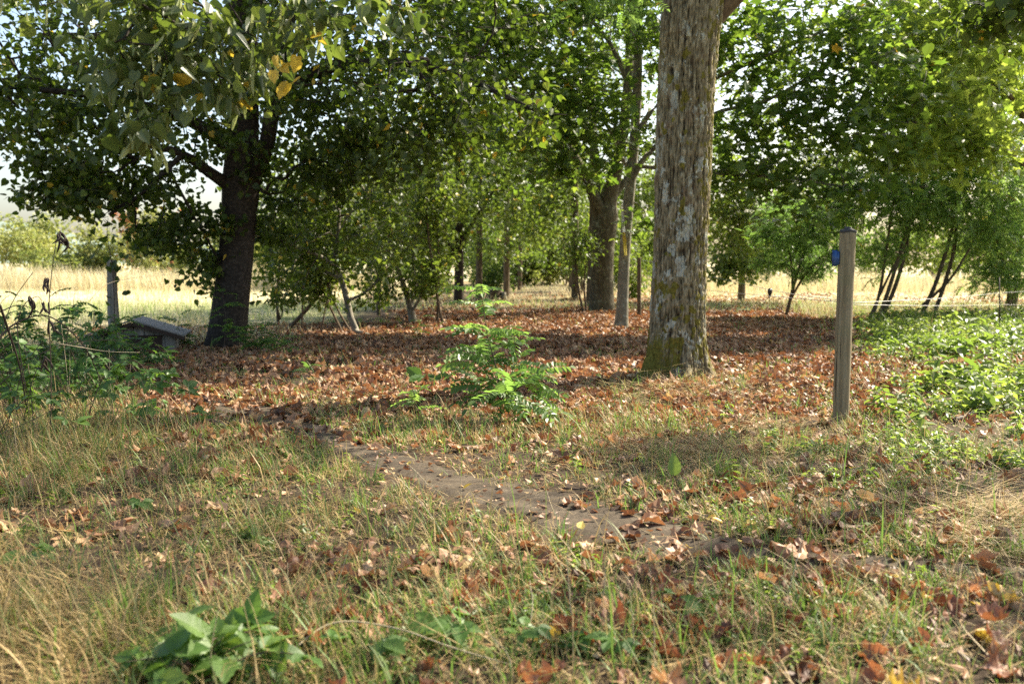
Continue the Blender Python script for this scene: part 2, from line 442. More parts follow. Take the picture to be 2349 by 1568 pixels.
def wood(PP, DD, par, rad, fixed, skip=None):
    e = np.nonzero(par >= 0)[0]
    if skip is not None: e = e[~skip[e]]
    Vs, Fs, n = [], [], 0
    for lo, hi, k in ((.06, 9, 14), (.018, .06, 7), (0, .018, 4)):
        ix = e[(rad[e] >= lo) & (rad[e] < hi)]
        if not len(ix): continue
        a, b = PP[par[ix]], PP[ix]
        same = (fixed[par[ix]] == fixed[ix])
        ra = np.where(same, np.minimum(rad[par[ix]], rad[ix] * 1.5), rad[ix] * 1.25); rb = rad[ix]
        da = np.where(same[:, None], DD[par[ix]], DD[ix]); db = DD[ix]
        th = np.linspace(0, 2 * math.pi, k, endpoint=False)
        rings = []
        for c, d, r in ((a, da, ra), (b, db, rb)):
            ref = np.where(np.abs(d[:, 2:3]) > .95, [[1., 0, 0]], [[0, 0, 1.]]); ref = np.where(np.abs(d[:, 2:3]) > .6, [[0.3, -1, 0.0]], ref)
            A = np.cross(d, ref); A /= np.linalg.norm(A, axis=1)[:, None] + 1e-9; Bv = np.cross(d, A)
            rings.append(c[:, None] + r[:, None, None] * (np.cos(th)[None, :, None] * A[:, None] + np.sin(th)[None, :, None] * Bv[:, None]))
        Vs.append(np.concatenate(rings, 1).reshape(-1, 3))
        j = np.arange(k); q = (j + 1) % k
        f = np.stack([j, q, k + q, k + j], -1)[None] + (np.arange(len(ix)) * 2 * k)[:, None, None] + n
        Fs.append(f.reshape(-1, 4)); n += 2 * k * len(ix)
    return np.concatenate(Vs), Fs
def leaves(PP, DD, par, rad, fixed, rg, tmpls, size, per, thr, spread, tint, droop=.5, upn=.9, yellow=.0, minz=.25, side=.0):
    tw = np.nonzero((~fixed) & (rad < thr))[0]
    idx = np.repeat(tw, per)
    n = len(idx)
    t = rg.random(n)[:, None]
    p = PP[idx] * t + PP[par[idx]] * (1 - t) + rg.normal(size=(n, 3)) * spread * [1, 1, .7]
    p[:, 2] -= spread * droop * .6
    ok = p[:, 2] > minz; p, idx = p[ok], idx[ok]; n = len(p)
    nrm = rg.normal(size=(n, 3)) * .62 + [0, 0, upn]
    tip = DD[idx] * .6 + rg.normal(size=(n, 3)) * .7 + [0, 0, -droop]
    sz = size * rg.uniform(.65, 1.2, n)
    clump = .13 * vn(p[:, 0] * 1.1, p[:, 1] * 1.1, p[:, 2] * 1.1, 9)
    ti = np.clip(rg.normal(tint[0], tint[1], n) + clump, 0, .82)
    ti = np.where(rg.random(n) < yellow, .95, ti)
    return scatter(tmpls, p, frames(nrm, tip), sz, ti, rg)
def tree(name, label, cat, chains, blobs, bk, lf, tm, size, per=12, thr=.012, spread=.16, tint=(.42, .17), droop=.5, upn=.9, yellow=.01, seed=1,
         group=None, minz=0.0, seg=.35, sag=.1, wob=.06, thin=.005, lminz=.25, own_trunk=None, wood_name='trunk', skipfixed=False):
    rg = np.random.default_rng(seed)
    S = skeleton(chains, blobs, rg, seg, minz, sag, wob, thin)
    PP, DD, par, rad, fixed, kids = S
    base = np.array(chains[0][0][:3], float)
    root = empty(name, base, label, cat, group)
    skip = fixed if skipfixed else None
    V, F = wood(PP, DD, par, rad, fixed, skip)
    mesh(wood_name, V - base, F, bk, root)
    if per:
        V, F, A = leaves(PP, DD, par, rad, fixed, rg, tm, size, per, thr, spread, tint, droop, upn, yellow, lminz)
        mesh('crown', V - base, F, lf, root, {'tint': A}, smooth=False)
    return root
# ------------------------------------------------------------------ ground
t = np.linspace(-1, 1, 420)
gx = np.sinh(t * 7) / math.sinh(7) * 900
gy = np.sinh(t * 7) / math.sinh(7) * 900 + 6
X, Y = np.meshgrid(gx, gy)
Z = gz(X, Y)
V = np.stack([X, Y, Z], -1).reshape(-1, 3)
m = len(t)
i = (np.arange(m - 1)[:, None] * m + np.arange(m - 1)[None]).ravel()
F = np.stack([i, i + 1, i + m + 1, i + m], -1)
x, y = V[:, 0], V[:, 1]
def sst(a, b, v): q = np.clip((v - a) / (b - a), 0, 1); return q * q * (3 - 2 * q)
nz = fbm(x / 2.2, y / 2.2, 0, 21); nb = fbm(x / 9, y / 9, 0, 22)
soil = np.array([.055, .039, .026]); straw = np.array([.52, .45, .28]); green = np.array([.17, .22, .075]); turf = np.array([.17, .16, .07])  # straw lightened for the meadow, overexposed brightness put into it
lfield = sst(.6, 2.6, -x - 2.6 - .10 * np.clip(y - 12, 0, 60) * 0 + nz * .8) * sst(13, 17, y + nz)     # meadow left of the avenue
rfield = sst(.5, 2.5, y - 24.5 + nz * .9 - np.clip(9 - x, 0, 9) * .1) * sst(3.2, 5.2, x + nz * .5)      # meadow right of it
alley = sst(24, 34, y + nz * 2) * (1 - np.maximum(lfield, rfield))
rfore = sst(2.0, 4.6, x - (12 - y) * .12 + nz) * (1 - rfield)
c = soil[None] + np.zeros((len(x), 1))
def lay(c, f, col): return c * (1 - f[:, None]) + f[:, None] * col
c = lay(c, rfore * .6, turf)
c = lay(c, alley * .9, np.array([.25, .20, .105]))
fld = np.maximum(lfield, rfield)
fld = np.maximum(fld, sst(60, 70, y))
fld = np.maximum(fld, sst(-2, -10, y)); fld = np.maximum(fld, sst(16, 24, np.abs(x)))
c = lay(c, fld, straw)
gband = fld * np.clip(sst(21, 24, y + nz * 2) * (1 - sst(29, 33, y + nz * 2)) * .7 + sst(.25, .8, nb) * .5, 0, .85) * np.where(x < 0, 1, 0)
gband = np.maximum(gband, fld * sst(23, 25, y) * (1 - sst(29, 33, y + nz)) * np.where(x > 0, .8, 0))
gband = np.maximum(gband, fld * sst(14, 15, y) * (1 - sst(25, 30, y)) * sst(-5.5, -3.5, x + nz) * np.where(x < 0, .85, 0))
c = lay(c, gband, green)
mg, nt, out = newmat('ground_soil')
vc = nt.nodes.new('ShaderNodeAttribute'); vc.attribute_name = 'gcol'
n1 = noise(nt, 9, 8, objco(nt), .7)
cc = mixc(nt, .75, vc.outputs['Color'], ramp(nt, n1, [(.3, (.35, .35, .35)), (.5, (.9, .9, .9)), (.72, (1.6, 1.55, 1.45))]), 'MULTIPLY')
nt.links.new(princ(nt, cc, .95, .1, noise(nt, 60, 5, objco(nt), .7), .6, .01), out.inputs[0])
ground = mesh('ground', V, [F], mg, None, {'gcol': c})
tag(ground, 'wide flat ground of soil, dry turf and pale meadow', 'ground', kind='structure')

# trodden path of bare earth winding across the foreground
PC = smooth_line(np.array([(300, 926, 8), (420, 936, 14), (560, 952, 17), (680, 985, 18), (800, 1036, 22), (900, 1076, 27), (1020, 1117, 32), (1180, 1160, 38), (1350, 1205, 42),
                           (1500, 1238, 32), (1640, 1260, 20), (1800, 1280, 12), (2000, 1300, 13), (2200, 1318, 10), (2400, 1334, 8)], float), 220)
def path_off(xD, yD):
    """how far a pixel is from the path's middle, in half widths"""
    cy = np.interp(xD, PC[:, 0], PC[:, 1]); hw = np.interp(xD, PC[:, 0], PC[:, 2])
    return np.where((xD < 300) | (xD > 2400), 9, np.abs(yD - cy) / hw)
rows = []
vs = np.linspace(-1, 1, 19)
for k, (a, b, h) in enumerate(PC):
    e1 = h * (1.1 + .35 * float(fbm(k / 9, 0, 0, 31))); e2 = h * (1.1 + .35 * float(fbm(k / 9, 5, 0, 32)))
    for v in vs:
        p = gnd(a, b + v * (e2 if v > 0 else e1)); rows.append(p)
V = np.array(rows)
edge = np.tile(np.abs(vs), len(PC))
V[:, 2] = gz(V[:, 0], V[:, 1]) + .009 * (1 - edge ** 6) - .004 * edge ** 6 + .004 * vn(V[:, 0] * 9, V[:, 1] * 9, 0, 33)
k = len(vs); i = (np.arange(len(PC) - 1)[:, None] * k + np.arange(k - 1)[None]).ravel()
mp_, nt, out = newmat('trodden_earth')
na = noise(nt, 5, 6, objco(nt), .65); nb_ = noise(nt, 70, 5, objco(nt), .7)
cc = ramp(nt, na, [(.3, (.042, .033, .023)), (.5, (.078, .061, .042)), (.7, (.14, .112, .078))])
cc = mixc(nt, .6, cc, ramp(nt, nb_, [(.35, (.5, .5, .5)), (.55, (1, 1, 1)), (.7, (1.7, 1.6, 1.45))]), 'MULTIPLY')
nt.links.new(princ(nt, cc, .95, .15, nb_, .7, .012), out.inputs[0])
tag(mesh('path', V, [np.stack([i, i + k, i + k + 1, i + 1], -1)], mp_), 'narrow trodden path of bare brown earth crossing the grass', 'path', kind='structure')

# far hills beyond the meadow
hx = np.linspace(-420, -60, 70)
hm = MB()
for q, (Yh, H, s) in enumerate(((420, 24, 41), (560, 38, 42))):
    top = H * (.45 + .35 * fbm(hx / 130, q * 3, 0, s)) * np.clip((-60 - hx) / 80, 0, 1)
    rows = []
    for k, f in enumerate((0, .5, .85, 1, .8, 0)):
        rows.append(np.column_stack([hx, np.full_like(hx, Yh + k * 45), np.maximum(top, 2) * f - 1]))
    V = np.array(rows).reshape(-1, 3); w = len(hx)
    i = (np.arange(5)[:, None] * w + np.arange(w - 1)[None]).ravel()
    hm.add(V, [np.stack([i, i + 1, i + w + 1, i + w], -1)])
mh, nt, out = newmat('hazy_hill_woods')
nt.links.new(princ(nt, ramp(nt, noise(nt, .08, 5, objco(nt)), [(.35, (.10, .14, .13)), (.65, (.22, .26, .2))]), .9, .1), out.inputs[0])  # distance haze is put into the pale bluish wood colour
tag(hm.build('hills', mh), 'haze-pale wooded hills far beyond the meadow', 'hills', kind='structure')

# ------------------------------------------------------------------ the big furrowed trunk
def big_trunk():
    rows = np.array([(1541, 905, 84), (1541, 872, 79), (1544, 845, 71), (1548, 800, 67), (1553, 740, 64), (1556, 660, 62), (1560, 560, 60.5), (1565, 450, 60.5), (1569, 330, 60.5), (1573, 220, 61),
                     (1579, 110, 62), (1588, 20, 66), (1594, -60, 66), (1586, -200, 50), (1570, -420, 44), (1560, -700, 36), (1555, -1000, 22)], float)
    Yt = 10.45
    C = np.array([[*at(a, b, Yt), h * Yt / FPX] for a, b, h in rows])
    C = smooth_line(C, 520)
    C[:, 2] -= .04
    nA = 280; th = np.linspace(0, 2 * math.pi, nA, endpoint=False)
    TH, ZZ = np.meshgrid(th, C[:, 2]); RR = np.repeat(C[:, 3][:, None], nA, 1)
    tw = TH + .10 * ZZ + .05 * vn(np.cos(TH) * 2, np.sin(TH) * 2, ZZ * 1.2, 50)
    cx, sx = np.cos(tw), np.sin(tw)
    f1 = fbm(cx * 12, sx * 12, ZZ * 3.2 + .6 * vn(cx * 3, sx * 3, ZZ * 5, 49), 51, 3); f2 = fbm(cx * 22, sx * 22, ZZ * 17.0, 52, 2)
    ridge = 1 - np.abs(f1) * 1.7
    plates = fbm(cx * 14, sx * 14, ZZ * 17, 53, 2)
    d = .015 * ridge + .009 * (1 - np.abs(f2) * 1.6) + .008 * plates
    lump = .02 * vn(cx * 1.3, sx * 1.3, ZZ * .9, 54)
    root = np.clip(1 - ZZ / .6, 0, 1.2) ** 2 * (.045 + .085 * np.cos(TH * 5 + .8) * np.clip(1 - ZZ / .5, 0, 1) + .06 * vn(np.cos(TH) * 2, np.sin(TH) * 2, 0, 55))
    r = RR + d - .012 + lump + root
    V = np.stack([C[:, 0][:, None] + r * np.cos(TH), C[:, 1][:, None] + r * np.sin(TH), ZZ], -1).reshape(-1, 3)
    deep = np.clip(.46 + .5 * (ridge * .55 + (1 - np.abs(f2) * 1.6) * .4) + .24 * plates, 0, 1)
    moss = np.clip(1.35 - ZZ / .5 + .5 * vn(cx * 3, sx * 3, ZZ * 4, 56), 0, 1) * np.clip(.55 - .9 * np.cos(TH + .45) * 1 + .5 * vn(cx * 4, sx * 4, ZZ * 5, 57), 0, 1)
    moss = np.maximum(moss, np.clip(fbm(cx * 4, sx * 4, ZZ * 9, 58) * 2.4 - .95, 0, 1))
    side = np.clip(np.cos(TH + .5) * 1.6 - .7, 0, 1) * np.clip(fbm(cx * 9, sx * 9, ZZ * 16, 59) * 2.4 - .2, 0, 1)
    moss = np.maximum(moss, side * .9)
    n = len(C)
    i = np.arange(n - 1)[:, None] * nA; j = np.arange(nA)[None]; k = (j + 1) % nA
    F = np.stack([i + j, i + k, i + nA + k, i + nA + j], -1).reshape(-1, 4)
    lich = np.clip(fbm(cx * 3.2, sx * 3.2, ZZ * 8.0, 61) * 1.0 + .35 - np.abs(ZZ - 1.6) * .22, 0, 1)
    return C, V, F, deep.ravel(), moss.ravel(), lich.ravel()
C, V, F, deep, moss, lich = big_trunk()
mb, nt, out = newmat('furrowed_bark')
ad, am, al = attr(nt, 'deep'), attr(nt, 'moss'), attr(nt, 'lich')
nf = noise(nt, 48, 8, objco(nt, (1, 1, .5)), .75)
cc = ramp(nt, ad, [(.2, (.018, .014, .010)), (.45, (.080, .066, .038)), (.72, (.185, .158, .094)), (1, (.29, .255, .165))])  # furrows painted darker: crevice shade put into the bark colour
cc = mixc(nt, .75, cc, ramp(nt, nf, [(.3, (.45, .42, .4)), (.52, (1, 1, 1)), (.75, (1.6, 1.55, 1.5))]), 'MULTIPLY')
nl = noise(nt, 34, 7, objco(nt, (1, 1, .8)), .72); nl2 = noise(nt, 5, 3, objco(nt))
lm = math_n(nt, 'MULTIPLY', math_n(nt, 'ADD', math_n(nt, 'MULTIPLY', al, .36), nl), 1.0)
cc = mixc(nt, ramp(nt, lm, [(.72, (0, 0, 0)), (.765, (.85, .85, .85))]), cc, ramp(nt, nf, [(.3, (.24, .25, .20)), (.6, (.42, .44, .37))]))
pt = noise(nt, 6, 7, objco(nt, (1, 1, .6)), .7)
cc = mixc(nt, ramp(nt, pt, [(.55, (0, 0, 0)), (.68, (.75, .75, .75))]), cc, ramp(nt, nf, [(.3, (.07, .045, .026)), (.7, (.16, .105, .06))]))
nm = noise(nt, 40, 5, objco(nt), .7)
cc = mixc(nt, ramp(nt, math_n(nt, 'MULTIPLY_ADD', nm, .8, math_n(nt, 'ADD', am, -.4)), [(.3, (0, 0, 0)), (.55, (1, 1, 1))]), cc, ramp(nt, nm, [(.35, (.07, .06, .012)), (.6, (.17, .15, .03)), (.75, (.24, .22, .05))]))
nt.links.new(princ(nt, cc, .92, .12, nf, .8, .008), out.inputs[0])
M['bark_big'] = mb
base = np.array([C[0, 0], C[0, 1], 0])
limbs = [C[::20]]
rl = limb([(1600, 60, 40, 10.6), (1640, 20, 36, 10.55), (1690, -25, 30, 10.45), (1780, -120, 26, 10.2), (1950, -260, 20, 9.8), (2150, -420, 12, 9.4)])
ll = limb([(1570, -250, 30, 10.6), (1480, -420, 24, 10.3), (1300, -600, 14, 9.8)])
rg = np.random.default_rng(77)
S = skeleton([C[::20], rl, ll], [(np.array([1.8, 10.4, 8.3]), np.array([4.2, 4.0, 2.4]), 260), (np.array([3.7, 10.4, 7.1]), np.array([2.1, 1.9, .9]), 130), (np.array([4.9, 8.3, 6.8]), np.array([1.3, 1.3, .6]), 46), (np.array([-1.4, 10, 6.6]), np.array([2., 2.5, .9]), 50),  # clumps right of the trunk are unseen, added to shade the left bank
                                 B(1420, -40, 9.6, (.55, .5, .25), 14)], rg, .45, 4.4)
ntrunk = len(C[::20]); 
root = empty('mature_tree', base, 'thick mature trunk with deeply furrowed grey-brown bark, lichen patches and mossy foot', 'tree')
tr = mesh('trunk', V - base, [F], mb, root, {'deep': deep, 'moss': moss, 'lich': lich})
skip = np.zeros(len(S[0]), bool)
L0 = int(np.linalg.norm(np.diff(C[::20, :3], axis=0), axis=1).sum() / (.45 * .7)); skip[:L0] = True
Vw, Fw = wood(*S[:5], skip)
mesh('limb', Vw - base, Fw, M['bark_brown'], root)
Vl, Fl, Al = leaves(*S[:5], rg, [T_ROBN, T_ROBN2], .21, 3, .014, .16, (.45, .15), .7, .8, .0, 2.5)
mesh('crown', Vl - base, Fl, M['robinia'], root, {'tint': Al}, smooth=False)

# ------------------------------------------------------------------ trees of the avenue
Yl = 14.4
tree('linden_tree', 'dark-barked linden with forking limbs and drooping heart-shaped leaves, beside the low hutch', 'tree',
     [limb([(513, 822, 58, Yl), (517, 796, 49, Yl), (522, 760, 44, Yl), (530, 690, 41, Yl), (540, 600, 39, Yl), (548, 500, 39, Yl), (553, 420, 42, Yl), (556, 340, 37, Yl), (558, 220, 34, Yl), (556, 60, 30, Yl), (550, -200, 24, Yl), (556, -600, 12, Yl)]),
      limb([(575, 420, 20, Yl), (612, 330, 18, 14.2), (630, 240, 17, 14), (690, 182, 14, 13.7), (800, 148, 11, 13.4), (950, 148, 9, 13), (1100, 195, 7, 12.7), (1230, 255, 4, 12.4)]),
      limb([(628, 250, 13, 14), (650, 120, 11, 14), (700, -60, 9, 14.1), (780, -240, 5, 14.3)]),
      limb([(545, 436, 18, Yl), (505, 412, 14, 14.2), (462, 382, 12, 13.9), (421, 354, 10, 13.7), (360, 335, 7, 13.5), (250, 318, 4, 13.3)]),
      limb([(421, 354, 7, 13.7), (379, 392, 6, 13.5), (311, 458, 4.5, 13.3), (250, 492, 3, 13.2)]),
      limb([(545, 350, 17, Yl), (490, 310, 16, 14.2), (430, 275, 13, 14), (320, 240, 10, 13.6), (180, 215, 8, 13.2), (20, 200, 5, 12.8)]),
      limb([(552, 190, 15, Yl), (440, 130, 12, 14.4), (300, 90, 9, 14.6), (100, 80, 6, 14.9)]),
      limb([(556, 100, 15, Yl), (620, -40, 12, 14.8), (760, -160, 8, 15.4)])],
     [(np.array([-4.6, 14.8, 8.6]), np.array([4.2, 4.2, 2.2]), 260), (np.array([-.6, 14.6, 7.2]), np.array([2.4, 2.4, 1.2]), 110), B(60, 130, 13.4, (2.4, 2.2, 1.3), 120), B(330, 0, 14.4, (3.2, 3.2, 1.6), 200), B(550, -330, 14.4, (3.8, 3.8, 2.2), 160), B(320, 250, 13.7, (2.0, 2.0, 1.15), 130), B(120, 300, 13.4, (1.1, 1.5, .55), 55),
      B(270, 430, 13.6, (1.0, 1.2, .5), 55), B(180, 400, 13.4, (.7, .8, .45), 30), B(430, 500, 14, (.75, .8, .42), 34), B(480, 590, 14.4, (.35, .5, .4), 18), B(350, 540, 14.2, (.6, .7, .3), 24), B(620, 500, 14.8, (.5, .7, .5), 30), B(120, 430, 13.4, (.5, .7, .3), 20), B(720, 190, 13.6, (1.9, 2.2, 1.2), 130), B(880, 60, 13.6, (2.4, 2.4, 1.3), 130), B(1010, 250, 12.8, (1.7, 1.6, .75), 110),
      B(700, 380, 14.6, (1.0, 1.1, .7), 55), B(840, 360, 13.8, (1.2, 1.2, .5), 50)],
     M['bark_dark'], M['linden'], [T_HEART, T_HEART2], .088, 11, .011, .14, (.36, .17), .75, .75, .012, seed=11, minz=2.3, sag=.16)

maple_lbl = 'slender grey maple with dark lobed leaves, carrying the hanging yellow and white strap'
Ym = 18.4
tree('maple_tree', maple_lbl, 'tree',
     [limb([(1424, 768, 20, Ym), (1425, 750, 17, Ym), (1428, 690, 13.5, Ym), (1432, 600, 12.5, Ym), (1440, 480, 12.5, Ym), (1452, 360, 11.5, Ym), (1462, 200, 10.5, Ym), (1463, 60, 9.5, Ym), (1462, -160, 8, Ym), (1465, -500, 5, Ym)]),
      limb([(1455, 320, 7, Ym), (1510, 240, 6, 18.2), (1640, 180, 5, 17.6), (1800, 110, 4, 17), (1960, 40, 3, 16.5)]),
      limb([(1445, 420, 7, Ym), (1500, 340, 6, 18.2), (1640, 260, 5, 17.8), (1760, 230, 4, 17.4), (1900, 150, 3, 17)]),
      limb([(1450, 380, 5, Ym), (1560, 390, 4.5, 17.8), (1680, 400, 4, 17.3), (1820, 410, 3.4, 16.9), (2000, 440, 2.6, 16.6)]),
      limb([(1448, 400, 6, Ym), (1380, 270, 5, 18), (1280, 220, 4, 17.4), (1150, 160, 3, 16.8)]),
      limb([(1458, 250, 6, Ym), (1400, 100, 5, 18.2), (1300, 0, 4, 18), (1180, -60, 3, 17.6)])],
     [(np.array([3.2, 18, 8.2]), np.array([4.2, 3.8, 2.0]), 150), (np.array([-1.0, 17.6, 7.2]), np.array([2.6, 2.8, 1.5]), 130), B(1620, 80, 17, (1.2, 1.4, .8), 40), B(1860, 170, 16.8, (1.6, 1.6, .8), 44), B(2020, 220, 16.4, (1.0, 1.2, .6), 20), B(1680, 340, 17.4, (.7, 1.2, .7), 30), B(1840, 470, 16.6, (.8, 1.0, .3), 14), B(1750, 60, 17, (1.9, 2.0, 1.0), 60), B(1960, 90, 16.6, (1.5, 1.6, .9), 32), B(1760, 260, 17.2, (1.5, 1.7, .6), 44), B(1930, 300, 16.8, (1.2, 1.3, .6), 32), B(1760, 390, 17, (1.3, 1.4, .35), 36), B(1960, 420, 16.7, (.7, .9, .25), 14),
      B(1380, 60, 18, (1.6, 1.8, 1.2), 75), B(1180, 70, 17, (1.9, 1.8, 1.1), 95), B(1030, 60, 16.8, (1.6, 1.6, .9), 60), B(1240, 240, 17.2, (1.4, 1.5, .8), 75), B(1400, 260, 17.4, (.7, 1.2, .9), 34), B(1280, 380, 18, (.8, 1.0, .5), 32), B(1560, -240, 18, (3.5, 3.5, 2.2), 130), B(1480, 500, 18, (.25, .4, .3), 8)],
     M['bark_grey'], M['maple'], [T_MAPLE, T_MAPLE2], .17, 6, .011, .24, (.42, .2), .4, 1.3, .004, seed=12, minz=2.3, sag=.12)

Yb = 24.8
tree('beech_tree', 'stout smooth-barked tree splitting into a V fork, its trunk sunlit on one edge', 'tree',
     [limb([(1380, 730, 36, Yb), (1380, 712, 31, Yb), (1380, 650, 27, Yb), (1382, 570, 27, Yb), (1388, 500, 30, Yb), (1396, 455, 20, Yb), (1420, 360, 14, 24.6), (1440, 200, 11, 24.4), (1450, -100, 7, 24.2)]),
      limb([(1384, 510, 20, Yb), (1366, 460, 14, 24.6), (1330, 380, 10, 24.4), (1270, 290, 8, 24), (1180, 200, 5, 23.5)]),
      limb([(1386, 520, 16, Yb), (1368, 430, 11, 25.1), (1360, 300, 9, 25.4), (1350, 100, 6, 25.8)]),
      limb([(1394, 470, 12, Yb), (1430, 420, 8, 25), (1500, 340, 6, 25.4), (1580, 250, 4, 25.8)])],
     [B(1180, 90, 23, (2.6, 2.4, 1.5), 90), B(1290, -60, 22, (2.2, 2.2, 1.2), 60), (np.array([1.0, 24, 10.0]), np.array([4.6, 4.6, 2.8]), 170), B(1280, 250, 24, (2.4, 2.4, 1.7), 90), B(1400, 60, 24.5, (3, 3, 2), 90), B(1170, 330, 23.5, (1.6, 1.8, 1.0), 60), B(1270, 430, 24.4, (.8, 1.2, .7), 30), B(1560, 250, 25, (1.8, 2, 1.8), 60), B(1460, 330, 25.4, (.8, 1, .6), 16)],
     M['bark_beech'], M['shrub'], [T_OVAL, T_HEART], .12, 9, .013, .2, (.34, .16), .5, .9, .004, seed=13, minz=3.0)
tree('beech_tree', 'darker trunk standing just behind the V-forked smooth tree', 'tree',
     [limb([(1356, 718, 16, 27), (1357, 690, 13, 27), (1359, 600, 11, 27), (1362, 480, 10, 27), (1360, 300, 8, 27), (1350, 0, 5, 27)])],
     [B(1330, 330, 27, (2.0, 2.2, 1.6), 60), B(1300, 120, 27, (2.4, 2.4, 1.6), 50)], M['bark_brown'], M['shrub'], [T_OVAL], .13, 9, .012, .22, (.34, .16), seed=14, minz=3)

for k, (lab, ch, bl) in enumerate([('thin bare-stemmed sapling leaning left among the crooked tree stems', [(815, 775, 2.6, 17.2), (780, 720, 2.2, 17.2), (752, 650, 1.8, 17.2), (745, 560, 1.2, 17.2)], [B(748, 580, 17.2, (.3, .3, .3), 10)]),
        ('thin straight sapling behind the leaning pole', [(692, 772, 2.4, 17.8), (694, 700, 2, 17.8), (698, 600, 1.6, 17.8)], [B(698, 610, 17.8, (.3, .3, .4), 12)]),
        ('short twiggy sapling under the pale crooked trunk', [(735, 776, 2.4, 17), (742, 730, 2, 17), (752, 680, 1.4, 17)], [B(750, 680, 17, (.25, .25, .25), 9)])]):
    tree('sapling', lab, 'sapling', [limb(ch)], bl, M['bark_brown'], M['shrub'], [T_OVAL, T_HEART], .08, 6, .012, .12, (.5, .17), seed=80 + k, minz=.5, lminz=.3, thin=.004)
P_ = smooth_line(np.array([at(655, 760, 18.4), at(715, 695, 18.0), at(770, 632, 17.6)]), 24); P_ += .01 * np.column_stack([vn(np.arange(24) / 3, 0, 0, 7), vn(np.arange(24) / 3, 4, 0, 7), vn(np.arange(24) / 3, 8, 0, 7)])
lp = MB(); lp.add(*tube(P_ - P_[0], np.linspace(.042, .03, 24), 9)); lpo = lp.build('leaning_pole', M['bark_brown']); lpo.location = P_[0]
tag(lpo, 'dead pole propped slantwise into the fork of the crooked tree', 'pole')
# rows further along the avenue
def avenue(name, label, xD, yb, Y, hw, top, blobs, seed, bk='bark_brown', lf='shrub', tm=None, size=.14, fork=None, per=9, tint=(.45, .17), yellow=.01):
    ch = [limb([(xD, yb + 8, hw * 1.3, Y), (xD, yb - 6, hw * 1.05, Y), (xD + 1, yb - 60, hw * .95, Y), (xD + 2, (yb + top) / 2, hw * .85, Y), (xD + 3, top, hw * .6, Y)])]
    for f in (fork or []): ch.append(limb([(a, b, c, Y + d) for a, b, c, d in f]))
    return tree(name, label, 'tree', ch, blobs, M[bk], M[lf], tm or [T_OVAL, T_HEART], size, per, .014, .24, tint, .5, .9, yellow, seed, minz=1.9, seg=.5, lminz=.8)
avenue('linden_tree', 'dark lichen-speckled trunk with a stub fork, lone in the grass left of the avenue', 1052, 702, 28.5, 11.5, 250,
       [B(980, 550, 28, (.9, 1.4, .4), 18), B(1040, 330, 28, (2.6, 2.6, 1.8), 80), B(930, 400, 27.5, (1.9, 2, 1.2), 60), B(1160, 400, 28, (1.6, 2, 1.1), 55), B(1060, 480, 28, (1.3, 1.6, .7), 36), B(1000, 200, 28, (2.6, 2.6, 1.6), 60)], 21, 'bark_dark', 'linden', [T_HEART, T_HEART2], .13,
       [[(1050, 600, 7, 0), (1035, 565, 6, -.2), (1020, 530, 4, -.4), (960, 440, 3, -.8)], [(1056, 560, 7, 0), (1085, 510, 5, .2), (1130, 440, 3, .3)]])
avenue('linden_tree', 'thin upright trunk directly right of the lichen-speckled avenue trunk', 1098, 694, 31.5, 8, 280,
       [B(1120, 560, 31.5, (.9, 1.4, .3), 14), B(1120, 380, 31.5, (2.4, 2.4, 1.6), 70), B(1190, 470, 31, (1.5, 1.8, .9), 45), B(1080, 250, 31.5, (2.4, 2.6, 1.6), 50)], 22)
avenue('linden_tree', 'slim dark trunk beside the pale tree stump in the avenue', 1161, 682, 36, 7.5, 320,
       [B(1165, 575, 36, (.9, 1.4, .3), 14), B(1170, 430, 36, (2.2, 2.4, 1.5), 70), B(1230, 520, 35, (1.4, 2, .7), 40), B(1180, 300, 36, (2.6, 2.6, 1.8), 50)], 23)
a1 = avenue('linden_tree', 'farthest thin trunk on the left side of the avenue', 1192, 671, 43, 5, 360, [B(1200, 460, 43, (2.2, 2.4, 1.6), 60), B(1240, 540, 42, (1.4, 2, .7), 34), B(1200, 350, 43, (2.6, 2.6, 1.8), 44)], 24)
avenue('linden_tree', 'dark slim trunk in leaf shade at the right edge of the avenue', 1318, 688, 33, 8, 330,
       [B(1300, 440, 33, (2.0, 2.2, 1.3), 66), B(1250, 520, 32.5, (1.0, 1.6, .6), 26), B(1345, 590, 33, (.9, 1.4, 1.1), 44), B(1420, 560, 33, (1.0, 1.4, 1.2), 40), B(1300, 320, 33, (2.2, 2.6, 1.6), 50)], 25)
avenue('linden_tree', 'farthest shaded trunk on the right side of the avenue', 1310, 672, 42, 6, 380,
       [B(1320, 470, 42, (1.8, 2.2, 1.5), 60), B(1330, 580, 42, (1.2, 1.4, .9), 36), B(1290, 380, 42, (2.0, 2.4, 1.5), 44)], 26)
tree('sapling', 'spindly twin-stemmed sapling at the foot of the V-forked tree', 'sapling',
     [limb([(1341, 722, 3.2, 24), (1330, 680, 2.6, 24), (1322, 620, 2.2, 24), (1316, 540, 1.6, 24)]), limb([(1346, 720, 2.6, 24.1), (1340, 660, 2.2, 24.1), (1345, 590, 1.6, 24.1), (1350, 520, 1.2, 24.1)])],
     [B(1320, 570, 24, (.4, .5, .6), 26), B(1345, 560, 24, (.4, .5, .5), 20)], M['bark_brown'], M['shrub'], [T_OVAL], .10, 8, .012, .14, (.5, .16), seed=27, minz=.7)

